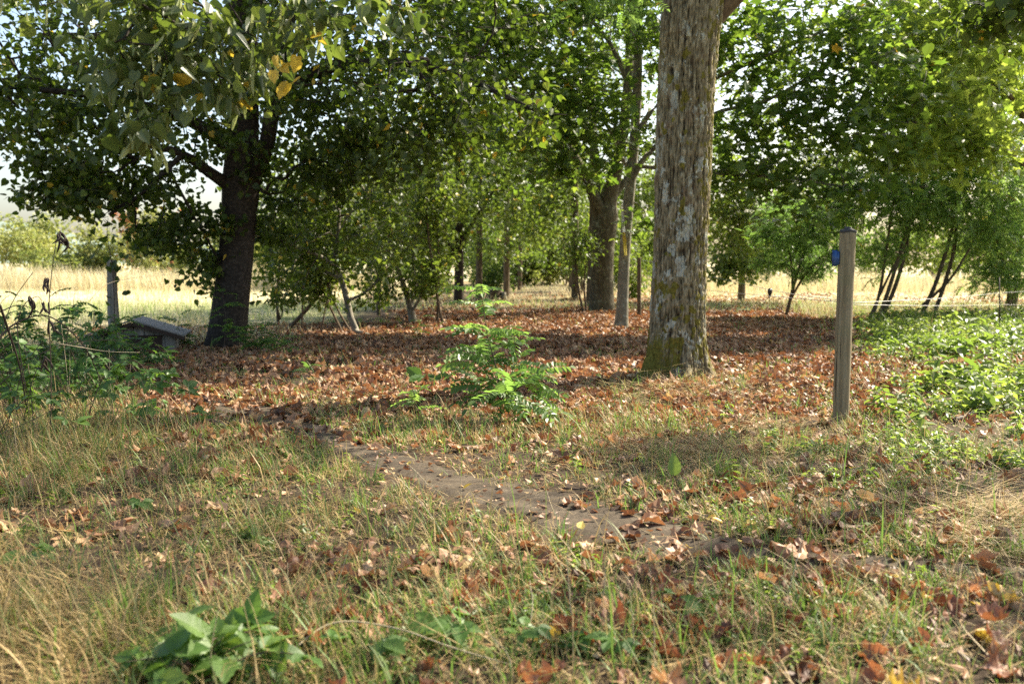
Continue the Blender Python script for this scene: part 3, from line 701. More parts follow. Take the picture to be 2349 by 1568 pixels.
# low trees and saplings between the linden and the avenue
tree('crooked_tree', 'crooked pale-barked small tree whose trunk bows out along the litter before rising', 'tree',
     [limb([(845, 772, 9, 16.7), (822, 764, 8.5, 16.6), (806, 735, 8, 16.6), (796, 690, 7, 16.7), (783, 640, 6.5, 16.8), (765, 590, 5.5, 16.8), (780, 520, 4.5, 17), (770, 440, 3, 17.2)]),
      limb([(770, 610, 5, 16.8), (730, 585, 4.5, 16.5), (660, 560, 4, 16.2), (590, 528, 3, 15.9)]),
      limb([(783, 640, 4.5, 16.8), (740, 620, 3.6, 17.2), (690, 610, 3, 17.6)]),
      limb([(795, 690, 4, 16.7), (840, 670, 3.2, 16.5), (868, 640, 2.6, 16.3)])],
     [B(690, 450, 16.6, (1.0, 1.3, .8), 46), B(770, 400, 17, (1.2, 1.4, .9), 46), B(660, 600, 16.4, (.6, .8, .55), 26), B(840, 560, 16.6, (.8, 1.0, .7), 32), B(860, 450, 17, (.9, 1.1, .8), 32), B(740, 560, 16.8, (.9, .9, .6), 28), B(650, 680, 16.4, (.3, .4, .3), 16), B(850, 690, 16.3, (.22, .3, .14), 8)],
     M['bark_pale'], M['shrub'], [T_HEART, T_OVAL], .10, 8, .009, .16, (.5, .16), .5, .9, .015, seed=31, minz=.8, lminz=.5)
tree('hawthorn', 'pale twisted hawthorn standing in the leaf litter at the meadow edge', 'tree',
     [limb([(950, 748, 10, 20.5), (945, 725, 9, 20.5), (938, 690, 7.5, 20.5), (925, 650, 6, 20.5), (905, 600, 4, 20.4), (890, 540, 3, 20.3)]),
      limb([(942, 700, 6, 20.5), (950, 650, 5, 20.6), (948, 590, 4, 20.7), (960, 500, 3, 20.8)]), limb([(944, 715, 4, 20.5), (965, 680, 3, 20.3), (975, 640, 2.4, 20.2)])],
     [B(890, 560, 20.4, (.9, 1.1, .9), 36), B(960, 540, 20.6, (.9, 1.1, .9), 36), B(930, 440, 20.6, (1.4, 1.4, .9), 44), B(980, 640, 20.3, (.4, .6, .4), 26), B(880, 660, 20.2, (.3, .5, .3), 18)],
     M['bark_pale'], M['shrub'], [T_OAK, T_OVAL], .11, 9, .010, .18, (.55, .17), seed=32, minz=.8, lminz=.5)
for k, (lab, ch, bl) in enumerate([
        ('tall thin sapling with a dark curved stem, right of the pale hawthorn', [(1020, 748, 4.2, 19.6), (1010, 720, 3.4, 19.6), (1000, 660, 3, 19.6), (985, 560, 2.4, 19.6), (975, 440, 1.8, 19.6)], [B(985, 620, 19.6, (.3, .4, .6), 26), B(975, 480, 19.6, (.5, .6, .7), 40)]),
        ('tall thin sapling with a straight dark stem beside the curved one', [(1004, 742, 3, 19.9), (1004, 690, 2.6, 19.9), (1006, 600, 2.2, 19.9), (1003, 480, 1.6, 19.9)], [B(1005, 560, 19.9, (.35, .4, .7), 28), B(1010, 440, 19.9, (.5, .6, .6), 34)]),
        ('lean leafy sapling under the crooked pale-barked tree', [(790, 772, 3.4, 17.4), (760, 710, 2.8, 17.4), (735, 650, 2.4, 17.4), (720, 580, 1.8, 17.4)], [B(730, 640, 17.4, (.4, .5, .5), 40), B(720, 520, 17.4, (.6, .7, .6), 50)]),
        ('upright bushy sapling close behind the dark linden trunk', [(640, 760, 4, 19.5), (636, 700, 3.4, 19.5), (640, 620, 2.8, 19.5), (650, 520, 2, 19.5)], [B(640, 640, 19.5, (.7, .7, .8), 34), B(660, 520, 19.5, (1.1, 1.0, .9), 40), B(700, 660, 19.5, (.4, .4, .3), 20)])]):
    tree('sapling', lab, 'sapling', [limb(ch)], bl, M['bark_brown'], M['shrub'] if k != 2 else M['linden'], [T_OVAL, T_HEART], .09, 8, .012, .13, (.5, .17), seed=40 + k, minz=.7, lminz=.4, thin=.004)
tree('young_linden', 'bushy young linden filling the gap behind the crooked tree', 'tree',
     [limb([(870, 738, 6, 23), (868, 680, 5, 23), (872, 580, 4.4, 23), (880, 440, 3, 23)])],
     [B(800, 480, 23, (1.7, 1.7, 1.3), 40), B(900, 400, 23, (1.9, 1.9, 1.5), 56), B(860, 580, 23, (1.0, 1.1, .6), 14), B(700, 420, 24, (1.5, 1.7, 1.3), 46)], M['bark_brown'], M['linden'], [T_HEART, T_HEART2], .13, 8, .012, .26, (.6, .16), seed=45, minz=1.0)

# trees on the right-hand side
tree('oak_tree', 'broad-leaved oak reaching sunlit light green sprays over the thicket', 'tree',
     [limb([(2420, 745, 22, 20), (2418, 700, 18, 20), (2405, 560, 15, 20), (2380, 380, 12, 19.8), (2330, 200, 9, 19.4), (2280, 0, 6, 19)]),
      limb([(2385, 400, 8, 19.8), (2280, 330, 6, 18.6), (2160, 290, 4, 17.6), (2080, 280, 3, 17)]),
      limb([(2350, 240, 7, 19.4), (2200, 160, 5, 18.4), (2060, 110, 4, 17.8)]), limb([(2310, 120, 6, 19.2), (2200, 0, 5, 18.8), (2080, -80, 4, 18.4)])],
     [B(2290, 60, 18.6, (1.4, 1.6, 1.0), 50), B(2140, 150, 17.8, (1.2, 1.4, .7), 34), B(2140, 240, 17.3, (1.2, 1.4, .6), 50), B(2240, 330, 17.8, (1.1, 1.4, .5), 40), B(2200, 80, 18.2, (1.7, 1.9, .9), 56), B(2330, 180, 19, (1.3, 1.8, 1.2), 44), B(2080, 20, 18, (1.3, 1.6, .8), 36), B(2060, 340, 17.2, (.6, .8, .4), 26), B(2260, -120, 19, (2.4, 2.4, 1.2), 80)],
     M['bark_brown'], M['oak'], [T_OAK, T_MAPLE], .19, 7, .013, .26, (.66, .14), .35, .95, .003, seed=51, minz=2.5)
tree('field_maple', 'leafy tree at the right meadow edge, seen between the big trunk and the short post', 'tree',
     [limb([(1700, 690, 9, 31), (1702, 640, 8, 31), (1700, 560, 7, 31), (1704, 420, 5, 31)])],
     [B(1800, 150, 31, (4, 3, 2.4), 100), B(2080, 90, 31, (3.6, 3, 2.4), 90), B(1960, 330, 31, (2.0, 2.2, 1.2), 50), B(1660, 620, 29, (.5, .8, .4), 24), B(1790, 480, 30, (1.2, 1.4, .8), 60), B(1900, 470, 31, (1.0, 1.4, .8), 50), B(1690, 500, 30.5, (1.3, 1.5, 1.0), 110), B(1680, 580, 29.5, (.8, 1.0, .5), 44), B(1720, 380, 31, (1.9, 2, 1.3), 90), B(1640, 430, 31, (1.0, 1.4, 1.2), 50), B(1860, 380, 31, (1.5, 1.8, 1.2), 66), B(1720, 620, 29, (.35, .5, .3), 14)],
     M['bark_brown'], M['shrub'], [T_OAK, T_OVAL], .16, 9, .014, .22, (.62, .16), seed=52, minz=1.5, lminz=.6)
tree('elm_sapling', 'small multi-stemmed young tree behind the wires, left of the wooden post', 'tree',
     [limb([(1803, 730, 4.6, 22.6), (1812, 690, 4, 22.6), (1828, 630, 3.2, 22.5), (1850, 560, 2.4, 22.4)]), limb([(1818, 660, 3, 22.5), (1815, 600, 2.4, 22.7), (1800, 540, 2, 22.8)]), limb([(1812, 690, 3, 22.6), (1840, 640, 2.6, 22.3), (1880, 590, 2, 22)])],
     [B(1830, 550, 22.4, (.8, 1.0, .4), 50), B(1910, 500, 22, (.6, .8, .25), 36), B(1920, 575, 21.8, (.4, .6, .2), 18), B(1770, 530, 22.8, (.5, .8, .25), 26), B(1870, 620, 22.3, (.5, .6, .2), 20), B(1770, 600, 22.6, (.35, .5, .2), 12), B(1830, 470, 22.6, (.8, .9, .25), 34), B(1930, 430, 22.4, (.5, .6, .3), 20)],
     M['bark_brown'], M['robinia'], [T_ROB, T_ROB2], .22, 5, .012, .14, (.25, .16), .4, .95, .0, seed=53, minz=.9, lminz=.6)
thk = [('many-stemmed robinia clump leaning right, directly behind the wooden post', [[(2012, 738, 5, 21.5), (2040, 660, 4.6, 21.5), (2070, 560, 4, 21.6), (2100, 440, 3, 21.7), (2150, 250, 2, 22)], [(2020, 736, 5, 21.6), (2056, 650, 4.6, 21.6), (2084, 540, 4, 21.7), (2092, 400, 3, 21.9)], [(2000, 735, 4, 21.3), (2020, 660, 3.4, 21.3), (2035, 560, 3, 21.2), (2050, 460, 2, 21)], [(1992, 735, 3.4, 21), (2012, 690, 3, 21), (2050, 610, 2.6, 20.8), (2080, 560, 2, 20.6)]],
        [B(1990, 420, 21, (.7, .9, .8), 40), B(2120, 120, 22, (1.5, 1.5, 1.0), 70), B(2120, 400, 21.6, (1.3, 1.4, 1.0), 70), B(2060, 440, 21.2, (1.0, 1.2, .6), 36), B(2170, 260, 22, (1.4, 1.5, 1.1), 76), B(2010, 560, 21, (.4, .5, .4), 9), B(2140, 500, 21.4, (.8, .9, .3), 18)]),
       ('robinia with a pair of long slanting stems, mid-thicket behind the fence wires', [[(2110, 730, 5, 21.9), (2150, 640, 4.6, 21.9), (2185, 520, 4, 22), (2215, 380, 3, 22.2), (2240, 220, 2, 22.5)], [(2140, 728, 5, 22), (2170, 640, 4.6, 22), (2190, 560, 4.2, 22), (2200, 420, 3, 22.1)], [(2116, 700, 3.6, 21.9), (2180, 640, 3, 21.6), (2230, 560, 2.4, 21.3)]],
        [B(2250, 120, 22, (1.5, 1.5, 1.0), 70), B(2160, 450, 21.8, (.8, 1, .6), 26), B(2220, 380, 22, (1.2, 1.4, .9), 66), B(2240, 240, 22.4, (1.4, 1.4, 1.1), 76), B(2260, 520, 21.5, (.8, 1.0, .35), 22), B(2290, 450, 21.8, (.9, 1.0, .7), 36)]),
       ('dark short-trunked robinia at the right end of the thicket beside the thin stake', [[(2318, 735, 9, 23), (2330, 660, 8, 23), (2338, 580, 6, 23), (2345, 440, 4, 23)], [(2300, 735, 6, 22.8), (2316, 670, 5, 22.7), (2300, 600, 3.6, 22.4), (2280, 520, 2.6, 22)]],
        [B(2330, 520, 22.6, (1.1, 1.2, .7), 66), B(2290, 620, 22.2, (.8, .9, .45), 44), B(2360, 400, 23, (1.3, 1.3, 1.0), 70), B(2350, 270, 23, (1.3, 1.3, 1.0), 50)])]
for k, (lab, chs, bl) in enumerate(thk):
    tree('robinia', lab, 'tree', [limb(c_) for c_ in chs], bl, M['bark_brown'], M['robinia'], [T_ROB, T_ROB2], .27, 6, .012, .26, (.62 + .05 * k, .18), .45, .95, .004, seed=60 + k, minz=1.0, lminz=.5)
# a tree just outside the frame on the right: its lowest spray hangs into the corner, its shade falls on the grass
tree('roadside_linden', 'dark linden spray hanging in at the top right corner', 'tree',
     [np.array([[8.2, 9.0, -.05, .26], [8.15, 9.0, 1.5, .2], [8.0, 9.1, 3.5, .17], [7.8, 9.2, 6, .1], [7.7, 9.2, 8, .05]]),
      np.array([[8.0, 9.1, 3.6, .08], [6.6, 8.9, 4.4, .06], [5.2, 8.7, 4.3, .03], [4.4, 8.5, 3.9, .015]])],
     [B(2320, 20, 8.6, (.5, .6, .22), 26), B(2380, -60, 8.6, (.8, .8, .3), 30), (np.array([7.4, 9.0, 6.4]), np.array([2.2, 2.2, 1.3]), 36)],
     M['bark_dark'], M['linden'], [T_HEART, T_HEART2], .095, 9, .011, .15, (.3, .15), seed=71, minz=3.2)
# near bough of a linden leaning in overhead
bough = [np.array([[-3.4, 3.2, -.05, .2], [-3.3, 3.3, 1.6, .16], [-2.9, 3.6, 3.0, .13], [-2.2, 4.2, 3.5, .07], [-1.4, 4.5, 3.45, .04], [-.7, 4.6, 3.2, .015]]),
         np.array([[-2.9, 3.6, 3.0, .1], [-3.2, 3.5, 4.5, .09], [-3.2, 3.5, 6.0, .05]]),
         np.array([[-1.9, 4.35, 3.5, .03], [-1.7, 4.4, 3.2, .02], [-1.62, 4.45, 2.75, .008]])]
nb_blobs = [B(330, 40, 4.5, (.30, .3, .18), 22), B(270, 150, 4.5, (.16, .2, .12), 12), B(360, 190, 4.45, (.14, .16, .18), 12), B(330, 300, 4.4, (.12, .14, .10), 9), B(470, 90, 4.6, (.25, .3, .16), 16), B(560, 110, 4.7, (.24, .25, .14), 14), B(520, 200, 4.6, (.14, .16, .08), 8),
            B(660, 60, 4.8, (.22, .25, .12), 12), B(800, 20, 4.8, (.28, .3, .10), 12), B(420, -60, 4.6, (.6, .5, .2), 24), B(80, -40, 4.3, (.5, .5, .2), 16), (np.array([-3.2, 3.4, 5.6]), np.array([1.8, 1.8, .8]), 60)]
rg = np.random.default_rng(91)
S = skeleton(bough, nb_blobs, rg, .16, 2.4, .25, .08, .0022)
root = empty('overhanging_linden', bough[0][0][:3], 'near linden boughs drooping from above, with large pale leaves and a yellow tuft', 'tree')
Vw, Fw = wood(*S[:5]); o = np.array(bough[0][0][:3])
mesh('trunk', Vw - o, Fw, M['bark_dark'], root)
Vl, Fl, Al = leaves(*S[:5], rg, [T_HEART, T_HEART2, T_HEARTC], .072, 3, .006, .065, (.48, .22), .9, .7, .02, 1.5)
mesh('crown', Vl - o, Fl, M['linden_skylit'], root, {'tint': Al}, smooth=False)
tw = np.nonzero((~S[4]) & (S[3] < .004) & (S[0][:, 1] > 3.9))[0]; tw = np.repeat(tw, 1)
P = S[0][tw] + rg.normal(size=(len(tw), 3)) * .03; n = len(P)
Vl, Fl, Al = scatter([T_BRACT], P, frames(rg.normal(size=(n, 3)) * [1, 1, .3], np.tile([[0, 0, -1.]], (n, 1)) + rg.normal(size=(n, 3)) * .3), rg.uniform(.07, .12, n), rg.random(n), rg)
mesh('bract_leaves', Vl - o, Fl, M['bract'], root, {'tint': Al}, smooth=False)
n = 11; P = at(672, 165, 4.5) + rg.normal(size=(n, 3)) * [.035, .04, .05]
Vl, Fl, Al = scatter([T_HEART, T_HEART2], P, frames(rg.normal(size=(n, 3)) + [0, -1.2, .4], np.tile([[0, 0, -1.]], (n, 1)) + rg.normal(size=(n, 3)) * .4), rg.uniform(.045, .06, n), np.full(n, .95), rg)
yt = mesh('yellow_leaves', Vl - o, Fl, M['linden_skylit'], root, {'tint': Al}, smooth=False); yt['label'] = 'tuft of bright yellow turned leaves'
# ------------------------------------------------------------------ far bushes and woods, each its own
def bush(name, label, x, yb, Y, rx, rz, n, lf='far', size=.5, tint=(.5, .18), group=None, seed=1, tm=None, ry=None, yellow=.0, up=.5):
    rg = np.random.default_rng(seed)
    b = at(x, yb, Y); b[2] = float(gz(b[0], b[1]))
    ry = ry or rx * .8
    root = empty(name, b, label, 'bush' if rz < 2.6 else 'tree', group)
    cl = rg.normal(size=(max(6, n // 60), 3)); cl /= np.linalg.norm(cl, axis=1)[:, None]
    cl *= rg.uniform(.35, .85, len(cl))[:, None]
    k = rg.integers(0, len(cl), n)
    p = (cl[k] + rg.normal(size=(n, 3)) * .20) * [rx, ry, rz] + [0, 0, rz * .95]
    p = p[p[:, 2] > .05]; n = len(p)
    nrm = rg.normal(size=(n, 3)) * .7 + [0, 0, .8]; tip = rg.normal(size=(n, 3)) * .8 + [0, 0, up]
    ti = np.clip(rg.normal(tint[0], tint[1], n) + .15 * vn(p[:, 0], p[:, 1], p[:, 2], seed), 0, .82)
    if yellow: ti = np.where(rg.random(n) < yellow, .95, ti)
    V, F, A = scatter(tm or [T_SPRAY, T_SPRAY2], p, frames(nrm, tip), size * rg.uniform(.6, 1.2, n), ti, rg)
    st = MB()
    for q in range(5):
        e = cl[q % len(cl)] * [rx, ry, rz] + [0, 0, rz * .95]
        st.add(*tube(smooth_line(np.array([[rg.normal() * .1 * rx, rg.normal() * .1 * rx, -.1], [e[0] * .3, e[1] * .3, e[2] * .5], e]), 6), np.linspace(.035, .012, 6) * max(1, rz * .6), 5))
    st.build('stem' if rz < 2.6 else 'trunk', M['bark_brown'], root)
    mesh('crown', V, F, M[lf], root, {'tint': A}, smooth=False)
    return root
bushes = [  # left, beyond the meadow
    ('rounded pale green tree standing above the meadow bushes at the far left', 82, 640, 62, 2.6, 2.45 * 1.0, 620, .55, (.5, .15), 0),
    ('low yellow-green bush at the far left end of the meadow hedge', 10, 645, 58, 2.6, 1.9, 480, .5, (.62, .12), 0),
    ('dark-centred bush below the rounded pale tree', 130, 640, 54, 2.3, 1.3, 420, .45, (.3, .15), 0),
    ('light feathery bush left of the weathered grey stake', 215, 640, 56, 2.3, 2.1, 560, .5, (.6, .13), 0),
    ('tall reddish bush rising behind the weathered grey stake', 305, 640, 62, 1.5, 2.4, 340, .5, (.7, .1), .65),
    ('broad straw-green bush right of the weathered grey stake', 370, 640, 55, 2.6, 2.1, 640, .5, (.66, .12), .02),
    ('shaded olive bush against the dark linden trunk', 465, 642, 52, 2.0, 1.7, 480, .45, (.42, .15), .02),
    ('pale bush seen in the gap just right of the dark linden trunk', 610, 642, 53, 2.4, 2.1, 520, .5, (.55, .15), .01)]
for k, (lab, x, yb, Y, rx, rz, n, s, ti, ye) in enumerate(bushes):
    bush('bush', lab, x, yb, Y, rx, rz, n, 'far', s, ti, 'bushes beyond the meadow', 100 + k, yellow=ye, tm=[T_UP, T_SPRAY])
far2 = [('green bush behind the left avenue trunks, above the tree stump', 1120, 658, 47, 1.9, 1.5, 420, 'shrub', .4, (.45, .16)), ('green bush behind the farthest left avenue trunk', 1185, 657, 50, 1.5, 1.9, 400, 'far', .42, (.3, .16)),
        ('leafy bush closing the gap right of the avenue end', 1370, 658, 46, 1.6, 1.7, 420, 'shrub', .4, (.5, .15)),
        ('understorey shrub left of the lichen-speckled avenue trunk', 975, 690, 33, .9, .7, 260, 'shrub', .28, (.4, .16)), ('understorey shrub among the slim avenue trunks', 1130, 678, 41, 1.3, 1.0, 300, 'shrub', .34, (.2, .14)),
        ('understorey shrub where the left avenue row ends', 1195, 664, 50, 1.4, 1.3, 320, 'shrub', .38, (.35, .16)), ('understorey shrub at the right avenue row', 1335, 676, 38, 1.0, 1.3, 340, 'shrub', .32, (.25, .14)),
        ('understorey shrub between V-forked tree and slim stake', 1450, 682, 34, 1.1, 1.5, 380, 'shrub', .30, (.4, .16)),
        ('leafy dark green bush behind the crooked pale tree', 720, 650, 44, 2.4, 1.9, 520, 'shrub', .45, (.3, .16)), ('green bush filling in behind the pale hawthorn', 900, 650, 46, 2.4, 2.1, 520, 'shrub', .45, (.4, .16)),
        ('shaded bush left of the lichen-speckled avenue trunk', 1000, 650, 50, 2.0, 2.2, 460, 'shrub', .45, (.28, .16)), ('dark leafy bush behind the slim avenue trunks', 1130, 650, 54, 2.4, 2.4, 520, 'maple', .5, (.3, .16)),
        ('dark bush behind the V-forked trunk', 1400, 652, 50, 1.6, 2.3, 460, 'shrub', .45, (.3, .16)), ('bright green bush in the gap between grey maple and big trunk', 1490, 652, 46, 1.4, 2.2, 460, 'shrub', .42, (.6, .14)), ('tall shaded tree behind the far avenue trunks', 1130, 640, 74, 5.0, 5.5, 800, 'maple', .9, (.4, .16)),
        ('pale leafy bush closing the far end of the avenue', 1255, 655, 53, 2.2, 2.0, 620, 'far', .6, (.45, .2)),
        ('dark bush at the foot of the avenue end', 1212, 656, 51, 1.3, .9, 300, 'shrub', .5, (.15, .1)),
        ('bush with brownish leaves right of the avenue end', 1300, 656, 52, 1.4, 1.4, 340, 'far', .5, (.35, .15)),
        ('tall green tree behind the avenue end', 1240, 630, 90, 7.0, 6.0, 1100, 'shrub', 1.1, (.4, .18)),
        ('tall tree beyond the meadow behind the young linden', 840, 632, 82, 7.0, 5.5, 900, 'far', 1.1, (.32, .18)),
        ('tall tree beyond the meadow behind the pale hawthorn', 1020, 632, 85, 7.0, 5.8, 900, 'shrub', 1.1, (.45, .18)),
        ('dark hedge bush across the right meadow beside the big trunk', 1720, 636, 52, 2.8, 2.2, 760, 'maple', .5, (.1, .1)),
        ('dark hedge bush across the right meadow, left of the wooden post', 1850, 636, 54, 2.8, 2.3, 760, 'maple', .5, (.15, .1)),
        ('grey-green hedge bush seen right of the wooden post', 2010, 636, 56, 2.8, 2.5, 760, 'maple', .5, (.4, .15)),
        ('hedge bush behind the slanting thicket stems', 2150, 636, 55, 2.8, 2.4, 700, 'shrub', .5, (.5, .15)),
        ('hedge bush behind the right end of the thicket', 2300, 636, 54, 2.8, 2.4, 700, 'shrub', .5, (.55, .15)),
        ('tall hazy tree far behind the V-forked trunk', 1480, 630, 88, 6.0, 6.0, 800, 'shrub', 1.1, (.5, .18)),
        ('tree beyond the right meadow above the dark hedge', 1790, 632, 75, 5.0, 3.3, 640, 'shrub', .9, (.45, .15)),
        ('tree beyond the right meadow behind the thicket', 2240, 632, 72, 5.0, 3.6, 600, 'shrub', .9, (.55, .15))]
for k, (lab, x, yb, Y, rx, rz, n, lf, s, ti) in enumerate(far2):
    bush('bush' if rz < 2.6 else 'broadleaf_tree', lab, x, yb, Y, rx, rz, n, lf, s, ti, None, 130 + k)

# ------------------------------------------------------------------ short post with cap and blue clip
def log_post(name, label, pts, n, bk, cat='post'):
    ch = smooth_line(limb(pts), 60)
    base = ch[0, :3].copy()
    th = np.linspace(0, 2 * math.pi, n, endpoint=False)
    r = ch[:, 3][:, None] * (1 + .03 * vn(np.cos(th)[None] * 2, np.sin(th)[None] * 2, ch[:, 2][:, None] * 1.5, 71) + .012 * vn(np.cos(th)[None] * 9, np.sin(th)[None] * 9, ch[:, 2][:, None] * 2, 72))
    V = np.stack([ch[:, 0][:, None] + r * np.cos(th), ch[:, 1][:, None] + r * np.sin(th), np.repeat(ch[:, 2][:, None], n, 1)], -1).reshape(-1, 3)
    i = np.arange(59)[:, None] * n; j = np.arange(n)[None]; k = (j + 1) % n
    F = [np.stack([i + j, i + k, i + n + k, i + n + j], -1).reshape(-1, 4)]
    root = empty(name, base, label, cat)
    tp = np.arange(n) + 59 * n
    mesh('post_shaft', V - base, F + [tp[None]], bk, root)
    return root, ch, base
mpst, nt, out = newmat('weathered_post_wood')
na = noise(nt, 40, 8, objco(nt, (1, 1, .05)), .75); nk = noise(nt, 7, 4, objco(nt, (1, 1, .5)), .7)
cc = ramp(nt, na, [(.3, (.11, .083, .045)), (.5, (.215, .172, .10)), (.7, (.31, .26, .165))])
cc = mixc(nt, ramp(nt, nk, [(.60, (0, 0, 0)), (.70, (.8, .8, .8))]), cc, (.075, .055, .035))
cc = mixc(nt, ramp(nt, noise(nt, 3, 3, objco(nt)), [(.5, (0, 0, 0)), (.7, (.45, .45, .45))]), cc, (.15, .16, .075))
ncr = noise(nt, 60, 6, objco(nt, (1, 1, .018)), .6)
cc = mixc(nt, ramp(nt, ncr, [(.34, (1, 1, 1)), (.40, (0, 0, 0))]), cc, (.03, .022, .014))
cc = mixc(nt, ramp(nt, noise(nt, 16, 5, objco(nt, (1, 1, .6)), .7), [(.64, (0, 0, 0)), (.70, (.85, .85, .85))]), cc, (.05, .036, .022))
nt.links.new(princ(nt, cc, .85, .2, math_n(nt, 'ADD', na, ncr), .7, .006), out.inputs[0])
def flatmat(name, c, rough=.5, spec=.4, metal=0):
    m, nt, out = newmat(name)
    n = noise(nt, 40, 4, objco(nt))
    s = princ(nt, mixc(nt, .5, c, ramp(nt, n, [(.3, tuple(.6 * v for v in c)), (.7, tuple(min(1, 1.3 * v) for v in c))])), rough, spec)
    s.node.inputs['Metallic'].default_value = metal
    nt.links.new(s, out.inputs[0]); return m
M['black'] = flatmat('black_plastic', (.012, .012, .013), .4)
M['cap'] = flatmat('dark_tarred_cap', (.035, .033, .03), .7)
M['blue'] = flatmat('blue_plastic', (.02, .07, .20), .35, .5)
M['wire'] = flatmat('fence_rope', (.42, .40, .36), .6)
M['steel'] = flatmat('rusty_steel', (.07, .055, .045), .6, .4, .5)
Yp = float(gnd(1928, 968)[1])
post, ch, base = log_post('fence_post', 'short round weathered post with a dark cap, standing alone in the right-hand grass',
                          [(1926, 985, 18, Yp), (1928, 960, 18, Yp), (1933, 830, 18.2, Yp), (1938, 690, 18, Yp), (1943, 580, 18, Yp), (1945.5, 532, 18, Yp)], 40, mpst)
c0 = ch[-1, :3] - base
mbx = MB()
th = np.linspace(0, 2 * math.pi, 40, endpoint=False)
prof = [(.0615, -.006), (.065, -.002), (.064, .012), (.055, .018), (.03, .022), (.028, .034), (.02, .037), (.0, .037)]
V = np.array([[c0[0] + r * math.cos(a), c0[1] + r * math.sin(a) * .98, c0[2] + z + .004 * math.sin(3 * a)] for r, z in prof for a in th])
i = np.arange(len(prof) - 1)[:, None] * 40; j = np.arange(40)[None]; k = (j + 1) % 40
mbx.add(V, [np.stack([i + j, i + k, i + 40 + k, i + 40 + j], -1).reshape(-1, 4)])
mbx.build('cap', M['cap'], post)
# blue hook insulator on the post's left flank
bi = at(1920, 592, Yp) + [-.004, .0, 0]
root = empty('fence_insulator', bi, 'deep blue ribbed plastic insulator clipped to the side of the short capped post', 'insulator')
b = MB()
for k in range(5):
    b.add(*box((-.008 - .0035 * (2 - abs(k - 2)), -.02 + .010 * k, .0), (.036, .0075, .125 - .012 * abs(k - 2))))
b.add(*box((.008, 0, 0), (.014, .05, .10)))
b.build('insulator_body', M['blue'], root)
b = MB(); a = np.linspace(-1.4, 1.4, 14)
b.add(*tube(np.column_stack([-.028 - .014 * np.cos(a), np.full(14, .0), .034 * np.sin(a) + .005]), .004, 8))
b.build('hook', M['black'], root)
# wires
def rope(label, pts, sag=.02):
    P = np.array(pts); Q = []
    for a, b_ in zip(P[:-1], P[1:]):
        t_ = np.linspace(0, 1, 24)[:, None]
        q = a + (b_ - a) * t_; q[:, 2] -= (4 * t_[:, 0] * (1 - t_[:, 0])) * sag; Q.append(q)
    Q = np.vstack(Q); o = Q[0].copy()
    b = MB(); b.add(*tube(Q - o, .003, 6))
    w = b.build('fence_wire', M['wire']); w.location = o
    return tag(w, label, 'fence wire')
zst = 17.8
rope('upper white fence rope running from the capped post to the right past the thicket', [at(1948, 694, Yp), at(2293, 671, zst), at(2500, 655, 24)], .02)
rope('lower white fence rope running level from the capped post to the right past the thicket', [at(1948, 698, Yp), at(2293, 698, zst), at(2500, 697, 24)], .015)
rope('upper fence rope rising left from the capped post and carrying the black handle', [at(1926, 688, Yp), at(1765, 664, 12.5), at(1474, 596, 22.3)], .01)
rope('lower fence rope running left from the capped post behind the big trunk', [at(1926, 692, Yp), at(1474, 645, 22.3)], .03)
hp = at(1766, 672, 12.5)
root = empty('gate_handle', hp, 'black plastic gate handle hanging on the fence rope left of the capped post', 'gate handle')
b = MB(); prof = smooth_line(np.array([(.012, .06), (.026, .045), (.03, .02), (.024, -.005), (.017, -.03), (.019, -.04), (.008, -.045)], float), 22); th = np.linspace(0, 2 * math.pi, 14, endpoint=False)
V = np.array([[r * math.cos(a), r * math.sin(a), z] for r, z in prof for a in th])
i = np.arange(21)[:, None] * 14; j = np.arange(14)[None]; k = (j + 1) % 14
b.add(V, [np.stack([i + j, i + k, i + 14 + k, i + 14 + j], -1).reshape(-1, 4), np.arange(14)[None], (np.arange(14) + 21 * 14)[None, ::-1]])
b.build('grip', M['black'], root)
b = MB(); b.add(*tube([(0, 0, -.04), (-.004, 0, -.07), (.004, 0, -.10)], .005, 6)); b.add(*tube([(0, 0, -.04), (-.03, 0, -.07), (-.05, 0, -.10)], .003, 6)); b.build('hook', M['black'], root)
b = MB(); b.add(*tube([at(2293, 765, zst), at(2293, 700, zst), at(2292, 636, zst)], .012, 8)); p0 = at(2293, 765, zst)
tag(b.build('fence_stake', M['steel'], None), 'thin dark steel stake carrying the ropes at the right end of the thicket', 'stake')
root, ch, base = log_post('fence_stake', 'slim round wooden stake just left of the big furrowed trunk', [(1466, 735, 5, 22.3), (1466, 725, 4.8, 22.3), (1466, 650, 4.6, 22.3), (1466, 590, 4.4, 22.3)], 16, M['bark_brown'], 'stake')
# hanging strap
def ribbon(P, w, th_, side=(1, 0, 0)):
    P = np.asarray(P, float); s = np.asarray(side, float) * w / 2; f = np.array([0, th_, 0])
    V = np.concatenate([P - s, P + s, P + s + f, P - s + f]); m = len(P); i = np.arange(m - 1)
    F = [np.stack([i + a * m, i + 1 + a * m, i + 1 + b_ * m, i + b_ * m], -1) for a, b_ in ((1, 0), (2, 1), (3, 2), (0, 3))]
    return V, F + [np.array([[0, m, 2 * m, 3 * m], [4 * m - 1, 3 * m - 1, 2 * m - 1, m - 1]])]
s0 = at(1426, 470, 18.15)
root = empty('hanging_strap', s0, 'narrow strap hanging from the grey maple, white at the top and yellow below', 'strap')
M['strap_white'] = flatmat('white_webbing', (.7, .7, .66), .7); M['strap_yellow'] = flatmat('yellow_webbing', (.62, .47, .03), .7)
b = MB()
for dx in (-.011, .014):
    b.add(*ribbon(np.array([at(1426, 470, 18.15), at(1429, 510, 18.13), at(1431, 533, 18.12)]) - s0 + [dx, 0, 0], .017, .003))
b.build('upper_webbing', M['strap_white'], root)
b = MB()
